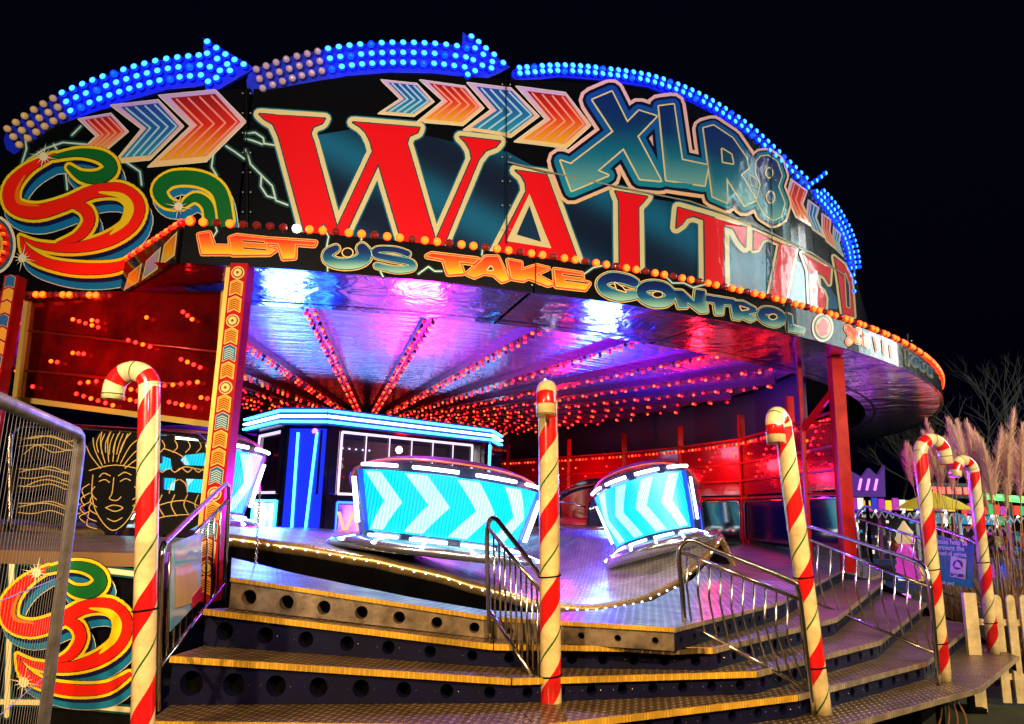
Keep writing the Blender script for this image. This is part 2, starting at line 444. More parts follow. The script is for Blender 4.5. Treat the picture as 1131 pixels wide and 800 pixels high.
# XLR8
X=[(653,112),(674,103),(691,137),(704,124),(723,130),(702,152),(728,201),(705,199),(687,165),(658,190),(670,195),(630,212),(618,179),(629,183),(676,147)]
Lp=[(726,119),(742,117),(751,178),(780,184),(776,206),(734,200)]
Rp=[(775,143),(786,140),(807,154),(822,176),(824,187),(816,194),(833,222),(820,228),(800,197),(801,225),(785,218)]
Ep=[(833,180),(838,174),(846,173),(856,180),(861,195),(857,207),(864,225),(860,240),(852,244),(842,238),(834,222),(838,205),(833,192)]
Hp=[(826,195),(833,199),(834,208),(828,206)]
glow=grad(90,235,(.80,.45,.60),(.85,.50,.40),(.85,.50,.20))
art_part('painted_background',S_SIGN,[(sum((grown(p,w) for p,w in ((X,15),(Lp,14),(Rp,12),(Ep,9),(Hp,8))),[]),glow)],sign,base=.030,grid=10)
blu=grad(100,215,(.004,.05,.42),(.004,.10,.30),(.01,.25,.30))
for p,(w1,w2,w3),cn in ((X,(11,7.6,1.7),[]),(Lp,(10,7,1.7),[]),(Rp,(8.5,6,1.5),[[(795,166),(805,172),(807,182),(796,180)]]),(Ep,(6.5,4.5,1.3),[ell(847,192,3.2,5,12),ell(848,219,3.8,6,12)]),(Hp,(4,3,.8),[])):
    ys=[q[1] for q in p]; y0,y1=min(ys),max(ys)
    L=[(grown(p,w1),(.003,.004,.03)),(grown(p,w2),blu),(grown(p,w3),cCREAM),(grown(p,0),grad(y0,y1,(.003,.02,.16),(.003,.03,.14),(.006,.16,.24),(.15,.40,.36)))]
    for c in cn: L+= [(grown(c,1.5),cCREAM),([c],(.003,.06,.12))]
    art_part('letter',S_SIGN,L,sign,base=.036,grid=9)
# chevrons
def chevron(S,P,kind,parent,base=.012,nl=4,w=1.0):
    TL,TR,TP,BR,BL,NT=P; lp=lambda a,b,t:(a[0]+(b[0]-a[0])*t,a[1]+(b[1]-a[1])*t)
    y0=min(q[1] for q in P); y1=max(q[1] for q in P)
    rim=grad(y0,y1,(.55,.38,.85),(.80,.45,.45),(.85,.60,.20))
    inner=grad(y0,y1,(.20,.004,.02),(.75,.02,.01),(.85,.45,.01)) if kind=='r' else grad(y0,y1,(.02,.04,.40),(.01,.12,.40),(.02,.30,.40))
    line=(.85,.30,.22) if kind=='r' else (.35,.60,.75)
    a=lp(TL,TR,.16);b=lp(TL,TR,.93);c=lp(TP,NT,.10);d=lp(BL,BR,.90);e=lp(BL,BR,.10);f=lp(NT,TP,.12)
    a=lp(a,NT,.12);b=lp(b,TP,.12);d=lp(d,TP,.14);e=lp(e,NT,.14)
    L=[(grown(list(P),w*.9),cPALE),([list(P)],rim),([[a,b,c,d,e,f]],inner)]
    lines=[]
    for i in range(nl):
        t=.22+.62*i/(nl-1)
        lines+=stroke([lp(lp(TL,TR,t),lp(NT,TP,t),.18),lp(NT,TP,t),lp(lp(BL,BR,t),lp(NT,TP,t),.16)],w)
    L.append((lines,line))
    art_part('chevron',S,L,parent,base=base,grid=10)
for P,k in (([(87,132),(123,126),(142,146),(116,168),(90,167),(107,151)],'r'),([(123,117),(175,111),(203,140),(166,177),(126,181),(157,143)],'b'),([(176,106),(238,100),(272,135),(228,179),(164,185),(211,140)],'r'),
            ([(421,89),(460,93),(479,113),(457,129),(418,126),(442,110)],'b'),([(464,89),(513,96),(534,120),(511,139),(461,135),(489,112)],'r'),([(516,92),(564,98),(595,129),(564,152),(512,144),(542,122)],'b'),([(570,96),(624,103),(652,139),(625,164),(568,157),(602,132)],'r')):
    chevron(S_SIGN,P,k,sign)
for P,k in (([(873,198),(891,211),(886,226),(898,252),(878,240),(868,216)],'r'),([(892,221),(904,230),(901,241),(910,263),(897,254),(890,237)],'b'),([(907,236),(917,243),(916,256),(923,276),(912,267),(907,252)],'r'),([(920,251),(928,259),(926,269),(931,284),(924,277),(919,263)],'b')):
    chevron(S_SIGN,P,k,sign,nl=3,w=.6)
# lightning
def lightning(S,pts,parent,base=.008,w=1.0):
    L=[(stroke(pts,w*3.2),(.006,.05,.05)),(stroke(pts,w),(.55,.70,.55))]
    art_part('lightning',S,L,parent,base=base,grid=0)
for pts in ([(272,148),(282,147),(291,153),(292,159),(303,161)],[(272,154),(280,156),(290,160)],[(272,166),(277,182),(288,193),(301,206),(305,222),(318,227)],[(289,195),(288,206),(295,217),(305,220)],
            [(30,178),(50,165),(70,158),(95,160),(112,168)],[(60,160),(72,182),(75,210)],[(22,190),(30,165),(28,150)],[(140,180),(155,190),(157,205)],[(250,162),(262,170),(270,176)],[(236,170),(234,185),(240,195),(236,205)],[(80,150),(90,140)]):
    lightning(S_SIGN,pts,sign)
for xx,y0_,y1_ in ((273.5,94,246),(557.5,84,270),(849,166,322)):
    art_part('panel_joint',S_SIGN,[(stroke([(xx,y0_),(xx+.6,y1_)],.55),(.004,.004,.004)),(sum(([ell(xx+dx_,y0_+12+k*((y1_-y0_)/7),.9,.9,8)] for k in range(7) for dx_ in (-4,4.5)),[]),(.30,.28,.25))],sign,base=.062,grid=0)
# seam bead across the right panels
art_part('joint_bead',S_SIGN,[(stroke([(560,181),(600,191),(680,208),(760,224),(830,249),(895,281),(930,305)],.8),(.25,.24,.18))],sign,base=.060,grid=0)

# scrolls
SCR=dict(green=[(60,175,3),(90,170,5),(115,175,7),(124,187,8),(112,197,8),(92,196,6),(78,186,3)],
 red=[(62,173,3),(34,187,6),(15,208,9),(17,228,9),(42,235,9),(75,226,8),(105,213,8),(135,212,9),(152,228,10),(145,250,9),(118,267,8),(80,275,6),(45,272,4),(24,262,1)],
 branch=[(78,226,4),(95,232,7),(100,246,7),(88,262,6),(65,270,2)],
 tail=[(24,262,1),(33,280,6),(55,292,6),(90,298,7),(130,296,6),(158,282,3)])
def scrolls(S,T,sc,parent,name='scroll_ornament',clip=None,base=.010):
    def tr(k): return [(*T(x,y),h*sc) for x,y,h in cr(SCR[k],5)]
    allk=['green','red','branch','tail']
    def st(ks,g,dx=0,dy=0): return sum((stroke(tr(k),None,g*sc,dx*sc,dy*sc) for k in ks),[])
    L=[(st(allk,3.6,4,12),cPALE),(st(allk,2.8,4,12),cBLUE),(st(allk,2.4,2,5),cNAVY),(st(allk,3.8),(.02,.012,.004)),(st(allk,3.1),cYEL),(st(allk,-.2),(.06,.006,.002)),(st(['red','branch','tail'],-.9),(.85,.012,.004)),(st(['green'],-.9),cGRN)]
    hl=[(*T(x,y),h*sc) for x,y,h in cr([(112,214,1),(135,218,3.5),(144,230,5.5),(139,246,4.5),(124,260,1)],5)]
    L.append((stroke(hl),cYEL))
    hl2=[(*T(x,y),h*sc) for x,y,h in cr([(30,196,1),(22,212,2),(24,225,2.2),(45,229,1)],5)]
    L.append((stroke(hl2),cORG))
    art_part(name,S,L,parent,grid=0,base=base)
scrolls(S_SIGN,lambda x,y:(x,y),1.0,sign)
# second green curl by the corner
cur=cr([(201,229,3),(184,224,6),(177,210,8),(192,198,8),(222,199,8),(243,213,8),(250,245,8)],5); cur2=cr([(201,229,3),(216,219,5),(230,228,6),(233,250,6)],5)
art_part('scroll_ornament',S_SIGN,[(stroke(cur,None,3.5,3,8)+stroke(cur2,None,3.5,3,8),cPALE),(stroke(cur,None,2.7,3,8)+stroke(cur2,None,2.7,3,8),cBLUE),(stroke(cur,None,3)+stroke(cur2,None,3),cYEL),(stroke(cur)+stroke(cur2),cGRN)],sign,grid=0,base=.010)
# sparkles
def star(S,x,y,r,parent,base=.055):
    P=[]
    for i in range(12):
        a=i*PI/6+.2; rr=r*(1 if i%3==0 else .6); nx,ny=-math.sin(a)*.9,math.cos(a)*.9
        P.append([(x+nx,y+ny),(x+math.cos(a)*rr,y+math.sin(a)*rr),(x-nx,y-ny)])
    P.append(ell(x,y,r*.28,r*.28,12))
    art_part('sparkle',S,[(P,(.80,.72,.45))],parent,grid=0,base=base)
star(S_SIGN,51,175,17,sign); star(S_SIGN,199,230,16,sign); star(S_SIGN,28,287,16,sign)
# medallion at the far left
med=[(ell(-4,272,25,33,32),cPALE),(ell(-4,272,22,30,32),(.01,.10,.12)),(ell(-4,272,19,27,32),(.45,.01,.01)),(ell(-4,272,12,19,28),(.70,.45,.05)),(ell(-4,272,9,15,24),(.25,.01,.01))]
art_part('medallion',S_SIGN,[([p],c) for p,c in med],sign,base=.055)
for i in range(14):
    a=2*PI*i/14; bulb(S_SIGN(-4+15.5*math.cos(a),272+23*math.sin(a),.10),.030,B_AMB,sign,seg=6)

# ================================================================== ARROWS OF BULBS
def path_sample(pts,n):
    P=cr(pts,10); d=[0]
    for p,q in zip(P,P[1:]): d.append(d[-1]+math.hypot(q[0]-p[0],q[1]-p[1]))
    out=[]
    for i in range(n):
        s=d[-1]*i/(n-1); k=max(j for j in range(len(d)) if d[j]<=s+1e-9); k=min(k,len(P)-2)
        t=(s-d[k])/max(1e-6,d[k+1]-d[k]); p,q=P[k],P[k+1]
        l=math.hypot(q[0]-p[0],q[1]-p[1]); out.append((p[0]+(q[0]-p[0])*t,p[1]+(q[1]-p[1])*t,(q[0]-p[0])/l,(q[1]-p[1])/l))
    return out
BACKB=mat('arrow_backing',(.003,.02,.65),.5,coat=.1); add_wear(BACKB,5,.1,.1)  # blue glow of the bulbs put into the backing colour
def light_arrow(label,line,n,offs,ndim,dimm,head,br,outline):
    c=line[len(line)//2]
    a=thing('light_arrow',label,'light arrow',S_SIGN(*c),'arrows of bulbs along the top of the sign')
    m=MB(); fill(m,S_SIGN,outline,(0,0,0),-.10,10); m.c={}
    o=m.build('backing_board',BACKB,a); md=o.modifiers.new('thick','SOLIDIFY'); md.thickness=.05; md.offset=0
    for i,(x,y,tx,ty) in enumerate(path_sample(line,n)):
        for q in offs:
            p=S_SIGN(x-ty*q,y+tx*q,.02); nn=Vector((p.x-CXY[0],p.y-CXY[1],0)).normalized()
            bulb(p,br,dimm if i<ndim else (B_BLU if (i+int(q))%9 else B_BLU2),a,axis=nn)
    for x,y in head:
        p=S_SIGN(x,y,.02); nn=Vector((p.x-CXY[0],p.y-CXY[1],0)).normalized()
        bulb(p,br,B_BLU,a,axis=nn)
    return a
light_arrow('curved bulb arrow with gold unlit tail and bright blue head',
  [(16,152),(45,131),(80,112),(130,93),(180,79),(222,74)],20,(-11,0,11),6,B_DIMA,
  [(230,48),(240,55),(250,62),(260,68),(270,73),(230,61),(241,67),(252,73),(233,76),(244,80),(231,92),(240,88),(255,80)],.052,
  [stroke([(16,152),(45,131),(80,112),(130,93),(180,79),(222,74)],17)[i] for i in range(11)]+[[(222,38),(280,72),(225,104)]])
light_arrow('middle curved arrow of bulbs with pink unlit tail, above the W of the big sign',
  [(287,88),(330,74),(380,64),(430,60),(480,61),(514,65)],21,(-11,0,11),7,B_DIMP,
  [(520,42),(528,48),(536,55),(545,62),(555,71),(524,55),(533,62),(543,70),(522,68),(532,74),(542,77),(516,84),(524,80)],.052,
  [stroke([(287,88),(330,74),(380,64),(430,60),(480,61),(514,65)],17)[i] for i in range(11)]+[[(512,32),(565,71),(510,96)]])
light_arrow('long thin blue bulb arrow running above the XLR8 letters',
  [(573,79),(620,76),(670,80),(720,88),(770,107),(820,138),(860,173),(893,205)],44,(-2.5,3.5),0,B_DIMA,  # lower row of bulbs stands in for reflections of the upper
  [(900,200),(905,196),(910,192),(900,212)],.052,
  [stroke([(573,79),(620,76),(670,80),(720,88),(770,107),(820,138),(860,173),(893,205)],6.5)[i] for i in range(15)])
light_arrow('steep blue bulb arrow at the edge of the big sign, tail at bottom',
  [(903,216),(914,228),(924,243),(932,258),(938,276),(941,296)],17,(-7,-2,3),0,B_DIMP,
  [(941,304),(942,312),(942,322)],.050,
  [stroke([(903,216),(914,228),(924,243),(932,258),(938,276),(941,300)],8)[i] for i in range(11)])

# ================================================================== LOWER FRONT BOARD
Pc=S_BOARD(198,288); thc=th_of(Pc); cornerA=pol(RB,thc,ZB)
front=thing('lettered_board','low curved board reading LET US TAKE CONTROL, amber bulbs along its top','sign',cornerA)
ZT=ZB+.47; thE=thc+1.75
def board_top(th): return ZT
def lip(R0,R1,z0,z1,ta,tb,n,mtl,name,parent,uvs=False):
    m=MB()
    for i in range(n):
        a=ta+(tb-ta)*i/n; b=ta+(tb-ta)*(i+1)/n
        A,B,C,D=pol(R0,a,z0),pol(R0,b,z0),pol(R0,b,z1),pol(R0,a,z1); A2,B2,C2,D2=pol(R1,a,z0),pol(R1,b,z0),pol(R1,b,z1),pol(R1,a,z1)
        m.quad(A,B,C,D);m.quad(B2,A2,D2,C2);m.quad(D,C,C2,D2);m.quad(A2,B2,B,A)
    return m.build(name,mtl,parent)
j2=[thc,th_of(S_BOARD(590,310)),th_of(S_BOARD(867,350)),th_of(S_BOARD(1000,390)),thE]
for a,b in zip(j2,j2[1:]): lip(RB,RB-.06,ZB,ZT,a+.0006,b-.0006,30,BLACKP,'board_panel',front)
ORG=lambda y0,y1: grad(y0,y1,(.80,.01,.004),(.85,.12,.004),(.85,.50,.01))
TEA=lambda y0,y1: grad(y0,y1,(.002,.008,.06),(.002,.02,.12),(.004,.10,.20),(.25,.50,.34))
def bletter(polys,kind,counters=(),k=1.0,slots=()):
    ys=[q[1] for p in polys for q in p]; y0,y1=min(ys),max(ys)
    if kind=='o': L=[(sum((grown(p,3.3*k) for p in polys),[]),(.85,.42,.08)),(sum((grown(p,2.3*k) for p in polys),[]),(.70,.03,.005)),(sum((grown(p,.9*k) for p in polys),[]),(.85,.50,.20)),(sum((grown(p,.2*k) for p in polys),[]),ORG(y0,y1))]
    else: L=[(sum((grown(p,3.3*k) for p in polys),[]),(.80,.50,.15)),(sum((grown(p,2.3*k) for p in polys),[]),(.004,.04,.06)),(sum((grown(p,1.4*k) for p in polys),[]),(.35,.62,.50)),(sum((grown(p,.5*k) for p in polys),[]),TEA(y0,y1))]
    for c in counters: L+= [(grown(c,1.2),(.80,.55,.25)),([c],cBLK)]
    if slots: L+= [(sum((stroke(s_,1.35) for s_ in slots),[]),(.85,.50,.20)),(sum((stroke(s_,.75) for s_ in slots),[]),(.10,.01,.004))]
    art_part('letter',S_BOARD,L,front,base=.010,grid=9)
bletter([[(220,260),(231.5,258),(236.5,272.8),(255.8,273.2),(255,280.3),(224,280.3)]],'o')
bletter([[(254.5,263.5),(262,261),(294,264.5),(295,274.5),(304,277),(298,281),(257,281.5)]],'o',slots=([(269,267.2),(292,269)],[(270,275),(294,277)]))
bletter([[(292.6,264.5),(348.5,268.2),(347,271.4),(325.8,269.9),(325.5,285.2),(313.1,286),(308,269.5),(294,268.4)]],'o')
def sk(pts,n=5): return stroke(cr(pts,n))
def bstroke(pts,k=1.0,counters=(),closed=False,kind='t'):
    P=cr(pts,6); ys=[p[1] for p in P]; y0,y1=min(ys)-4,max(ys)+4
    if kind=='t': L=[(stroke(P,None,3.2*k),(.80,.50,.15)),(stroke(P,None,2.2*k),(.004,.04,.06)),(stroke(P,None,1.3*k),(.35,.62,.50)),(stroke(P,None,.6*k),TEA(y0,y1))]
    else: L=[(stroke(P,None,4.0*k),(.85,.42,.08)),(stroke(P,None,2.8*k),(.70,.03,.005)),(stroke(P,None,1.2*k),(.85,.50,.20)),(stroke(P,None,.4*k),ORG(y0,y1))]
    for c in counters: L+= [(grown(c,1.2),(.80,.55,.25)),([c],cBLK)]
    art_part('letter',S_BOARD,L,front,base=.010,grid=0)
bstroke([(371,275,3.0),(363,280,4),(363,287,4.5),(376,292,4.5),(394,290,5.5),(403,283,6.5),(400,275,5)],counters=[ell(384,280,5.5,4.5,14)])
bstroke([(450,281,2.6),(436,276.5,2.4),(417,276.5,2.6),(415,282,2.6),(432,286,2.8),(452,290,2.8),(455,296,2.8),(438,298.5,2.6),(416,294,2.2)],k=.75)
bletter([[(471.5,283.6),(476.8,281),(527,287),(523,291),(506,289),(511,302),(495,303),(490,287)]],'o')
bletter([[(515.7,303),(536,284.5),(549.3,284.5),(561,309),(553.7,311.3),(545,303.5),(534,302),(523.7,306.5)]],'o',counters=[[(541.5,295),(544,299),(538,299)]],k=.9)
bletter([[(560.8,288),(575,290.6),(575,299.5),(592.6,294),(605,297),(590,304),(610,314),(605,315.5),(583,307),(578,310),(565,308)]],'o',k=.9)
bletter([[(612,298.6),(642,303),(643,311.9),(650,313.6),(645.7,319.8),(614,316.3)]],'o',slots=([(621,304),(643,307)],[(624,310.5),(648,313.6)]))
bstroke([(700,313,4),(690,309,4.5),(674,307,4.5),(664,313,4.5),(669,322,4.5),(684,327,4.5),(700,326,3.5)],counters=[[(678,313),(686,318),(690,323),(680,320)]])
bstroke([(741,326,4.5),(735,333,4.5),(722,334,4.5),(710,328,4.5),(708,320,4.5),(718,316,4.5),(732,318,4.5),(741,326,4.5)],counters=[ell(725,326,5,2.8,14)])
bletter([[(743,321.5),(752.7,322),(766,334.5),(767.6,321),(776.9,322.2),(780,344.5),(772.5,345),(757.7,333.3),(757.7,339.5),(749,340)]],'t',k=.9)
bletter([[(779,327),(810,332),(808,337),(798,336),(797,347),(790,347),(788,334),(779,333)]],'t',k=.85)
bletter([[(806,333),(820,334),(833,341),(834,345),(824,347),(834,352),(828,355),(817,350),(816,353),(809,352)]],'t',k=.8,counters=[[(816,339),(825,342),(818,343)]])
bstroke([(863,352,3.5),(857,357,3.5),(847,355,3.5),(840,349,3.5),(842,344,3.5),(851,344,3.5),(860,348,3.5),(863,352,3.5)],k=.8,counters=[ell(852,350.5,4,2.6,12)])
bletter([[(868,347),(873,349),(874,360),(887,364),(886,368),(869,365)]],'t',k=.7)
art_part('emblem',S_BOARD,[([ell(908,362,12,16,24)],cPALE),([ell(908,362,10,13.5,24)],(.02,.05,.05)),([ell(908,362,8.5,11.5,24)],(.60,.45,.20)),([[(901,360),(908,352),(914,358),(912,370),(905,372)]],(.70,.03,.02))],front,base=.010,grid=6)
bstroke([(936,363,2.5),(944,374,2.5),(948,377,2)],k=.6,kind='o'); bstroke([(947,366,2.2),(941,373,2.5),(937,378,2)],k=.6,kind='o')
bletter([[(952,368),(959,371),(958,384),(953,381)]],'o',k=.5); bletter([[(965,373),(968,374),(971,386),(968,388)]],'o',k=.5); bletter([[(975,377),(978,379),(979,392),(976,391)]],'o',k=.5); bletter([[(983,382),(987,384),(988,395),(984,394)]],'o',k=.5)
bletter([[(999,387),(1002,389),(1002,394),(1005,391),(1007,393),(1003,399),(1003,404),(1000,402)]],'t',k=.4)
bstroke([(1013,401,1.4),(1011,404,1.4),(1008,401,1.4),(1008,397,1.4),(1011,396,1.4),(1013,401,1.4)],k=.45,counters=())
bstroke([(1016,400,1.2),(1017,407,1.3),(1020,409,1.2),(1021,403,1.2)],k=.4); bletter([[(1024,405),(1028,408),(1028,411),(1029,417),(1027,416),(1026,413),(1025,415),(1024,413)]],'t',k=.35)
for pts in ([(237,246),(240,256),(236,262)],[(357,250),(363,262),(361,272),(362,300)],[(400,258),(399,266)],[(420,300),(423,306)],[(462,303),(473,295),(480,300),(488,300)],[(533,274),(532,282)],[(645,303),(655,296),(664,294)],[(735,306),(742,313),(755,313),(765,318),(780,314)]):
    lightning(S_BOARD,pts,front,base=.007,w=.7)
for xx,y0_,y1_ in ((590.5,276,324),(867,330,368),(1000,369,404)):
    art_part('panel_joint',S_BOARD,[(stroke([(xx,y0_),(xx,y1_)],.5),(.004,.004,.004)),([ell(xx-4,y0_+8,.8,.8,8),ell(xx+4,y0_+8,.8,.8,8),ell(xx-4,y1_-8,.8,.8,8),ell(xx+4,y1_-8,.8,.8,8)],(.4,.38,.33))],front,base=.040,grid=0)
# bulbs along its top edge
nb=92; dth=.151/RB
for i in range(nb):
    th=thc+.004+i*dth
    m_=B_AMB if i%3 in (0,1) and i!=7 else B_OFF
    if i in (8,): m_=B_WHT
    if i in (4,6,11,): m_=B_OFF
    p=pol(RB+.01,th,ZT+.035); bulb(p,.052,m_,front,axis=(math.sin(th)*.9,-math.cos(th)*.9,-.1),seg=10)
rail2=thing('bulb_rail','continuing row of red and amber bulbs round the outer end of the lettered board','light strip',pol(RB,thc+.9,ZT))
m=MB(); 
for i in range(20):
    a=thc+.004+nb*dth+i*.03; m.beam(pol(RB-.03,a,ZT+.01),pol(RB-.03,a+.03,ZT+.01),.05,.02)
m.build('rail',BLACKP,rail2)
for i in range(66):
    th=thc+.004+(nb+i)*dth; p=pol(RB+.01,th,ZT+.035); bulb(p,.052,B_AMB if i%3 in (0,1) else B_RED,rail2,axis=(math.sin(th)*.9,-math.cos(th)*.9,-.1),seg=8)
# return panel at the corner
backB=pol(RS,th_of(S_SIGN(135,322)),ZB)
ret=thing('return_board','short slanting end board with three chevrons and a double bulb row','sign',cornerA,None)
SP=plane_fn(cornerA,backB)
d=(backB-cornerA).normalized(); nrm=Vector((d.y,-d.x,0)); nrm = nrm if nrm.y<0 else -nrm
m=MB(); m.beam(cornerA+d*.04+Vector((0,0,.235)),backB+Vector((0,0,.235)),.05,.47); m.build('board_panel',BLACKP,ret)
for q,k in (([(139,322),(145,303),(160,291),(156,312)],'r'),([(159,311),(164,289),(181,273),(177,298)],'b'),([(179,296),(184,271),(199,256),(196,283)],'r')):
    y0=min(t[1] for t in q); y1=max(t[1] for t in q); cx=sum(t[0] for t in q)/4; cy=sum(t[1] for t in q)/4
    inn=[(cx+(x-cx)*.78,cy+(y-cy)*.78) for x,y in q]
    art_part('chevron',SP,[([q],(.80,.62,.25)),([inn],grad(y0,y1,(.80,.06,.005),(.85,.35,.01),(.85,.60,.02)) if k=='r' else grad(y0,y1,(.5,.3,.7),(.1,.35,.5)))],ret,base=.030,grid=0)
Lr=(backB-cornerA).length
for i in range(14):
    t=(i+.5)/14
    for row in (0,1):
        p=cornerA+d*(Lr*t)+Vector((0,0,.50+.07*row))-nrm*(.02+.10*row)+nrm*.02
        bulb(p,.055,B_AMB if (i+row)%2 else B_RED,ret,axis=(nrm.x*.7,nrm.y*.7,.7))
# bulbs under the scroll panel on the left
lb=thing('bulb_rail','row of red and amber bulbs under the tall scroll panel','light strip',S_SIGN(60,321),None)
m=MB(); 
A_,B_=S_SIGN(-40,322,.04),S_SIGN(132,326,.04); m.beam(A_+Vector((0,0,-.05)),B_+Vector((0,0,-.05)),.10,.09); m.build('rail',mat('dark_red_rail',(.10,.008,.008),.4),lb)
for i in range(24):
    p=S_SIGN(-38+i*7.2,320+i*.16,.12); p.z=ZB-.04
    bulb(p,.048,B_AMB if i%4 in(0,1) else B_OFF,lb,axis=(0,-1,0))

# ================================================================== CANOPY (soffit, foil ceiling)
canopy=thing('ride_canopy','round ride roof with mirrored purple soffit and rippled foil ceiling','roof',(CXY[0],CXY[1],ZB+.4))
RI=15.95
Lend=pol(RI,-.75,ZB)
def ring(R0,R1,z0,z1,ta,tb,n,name,mtl,parent,us=1.0):
    m=MB(); 
    for i in range(n+1):
        a=ta+(tb-ta)*i/n
        for R,z,vv in ((R0,z0,0),(R1,z1,1)):
            m.v.append(pol(R,a,z)); m.uv[len(m.v)-1]=(a*R0*us,R*us)
    for i in range(n): m.face((2*i,2*i+1,2*i+3,2*i+2))
    return m.build(name,mtl,parent)
sj=[thc-.02]+[th_of(S_BOARD(x,330)) for x in (588,800)]+[thc+1.0,thE]
for a,b in zip(sj,sj[1:]): ring(RB-.07,RI,ZB+.02,ZB+.0,a+.0015,b-.0015,24,'soffit_panel',SOFFIT,canopy)
REDS=mat('red_soffit',(.45,.01,.015),.12,.6); 
m=MB(); A2=pol(RI,thc-.02,ZB+.01); m.poly([cornerA+Vector((.02,.06,.02)),A2,pol(RI,-.42,ZB+.02),backB+Vector((0,0,.02))]); m.build('soffit_panel',REDS,canopy)
ring(RS-.1,RI-.1,ZB+.03,ZB+.03,-.62,thc-.10,12,'soffit_panel',REDS,canopy)
# the curved fence line behind the track bounds the ceiling on the right
FP=[(5.54,12.08)]+[(aty(px,560,y).x,y) for px,y in ((878,14.2),(822,17.0),(753,19.6),(690,21.8),(628,24.0),(560,26.5),(470,28.5))]
fth=sorted([(th_of((x,y)),math.hypot(x-CXY[0],y-CXY[1])) for x,y in FP])
def rmax(th):
    if th<0.55: return RI
    best=RI
    for a,b in zip(fth,fth[1:]):
        if a[0]<=th<=b[0]: return min(RI,a[1]+(b[1]-a[1])*(th-a[0])/(b[0]-a[0])+.25)
    return min(RI,fth[0][1]) if th<fth[0][0] else fth[-1][1]
m=MB(); n=120; ra=[0.0,.25,.5,.75,1.0]
for i in range(n+1):
    a=-.95+(2.9+.95)*i/n; R=rmax(a)
    for k in ra:
        r=2+(R-2)*k; m.v.append(pol(r,a,ZB+.22+.10*(1-k))); m.uv[len(m.v)-1]=(r*.9,a*9)
for i in range(n):
    for k in range(4): j=i*5+k; m.face((j,j+1,j+6,j+5))
m.build('foil_ceiling',TINSEL,canopy)
ring(RI,RI,ZB,ZB+.24,-.95,1.5,60,'inner_trim',mat('dark_purple_trim',(.08,.02,.08),.3,.6),canopy)
# roof outside (dark) closes the top
m=MB(); 
for i in range(60):
    a=-1.2+i*.09; m.poly([pol(0.1,a,ZB+3),pol(RS-.15,a,ZB+1.2),pol(RS-.15,a+.09,ZB+1.2)])
m.build('tarpaulin_roof',mat('roof_tarp',(.02,.02,.025),.8),canopy)

# ------ radial ribs with two rows of bulbs
RIBM=mat('rib_channel',(.30,.06,.12),.25,.8)
rib_ths=[.141+.112*k for k in range(-6,19)]
rib_m=None
for k,t in enumerate(rib_ths):
    R1=rmax(t)-.1 if t>.55 else RI-.05
    R0=3.0
    rb=thing('ceiling_rib','ceiling rib with a double row of small orange and red bulbs','light strip',pol(R1,t,ZB+.14),'bulb ribs under the ride roof')
    m=MB(); m.beam(pol(R1,t,ZB+.16),pol(R0,t,ZB+.22),.13,.13); m.build('rib_channel',RIBM,rb)
    near = k<=12
    sp=.31 if near else .42
    n=min(49,int((R1-R0)/sp)); 
    for i in range(n):
        r=R1-.15-i*sp
        for s_ in (-1,1):
            p=pol(r,t,ZB+.06); p+=Vector((math.cos(t),math.sin(t),0))*(.065*s_)
            q=(i+k*2+(s_>0))%7
            bulb(p,.034,(B_RIB if q in(0,3) else (B_RIBR if q in (1,4,6) else B_OFF)),rb,axis=(0,-.6,-.8),seg=6)

# ================================================================== PLATFORM, DECK AND STEPS
LV=[[(255,638),(545,682),(745,694),(862,665),(932,629)],
    [(225,673),(545,712),(787,716),(923,683),(977,641)],
    [(188,725),(565,750),(835,742),(971,708),(1023,666)],
    [(163,797),(592,802),(880,768),(1023,731),(1074,690)],
    [(120,885),(625,872),(935,800),(1082,760),(1124,725)]]
LZ=[.85,.68,.51,.34,.17]
LZ0=[1.11,.87,.59,.25,.06]
LP=[[atz(x,y,(LZ0[j] if i==0 else z)) for i,(x,y) in enumerate(row)] for j,(row,z) in enumerate(zip(LV,LZ))]
IN=Vector((.3,13,0))
def inw(p,d): 
    v=IN-Vector((p[0],p[1],0)); v.z=0; v.normalize(); return Vector((p[0]+v.x*d,p[1]+v.y*d,p[2]))
def zq(px,py,z): return atz(px,py,z)
deck=thing('ride_platform','raised treadplate deck round the spinning floor, fascia with round holes','platform',LP[0][1])
inner=[(938,604,1.05),(880,597,1.1),(828,598,1.1),(790,612,1.0),(765,640,.85),(720,664,.85),(660,674,.85),(600,677,.85),(536,674,.85),(460,661,.92),(381,645,1.0),(320,632,1.05),(256,616,1.11)]
op=[tuple(p) for p in LP[0]]+[tuple(zq(*q)) for q in inner]
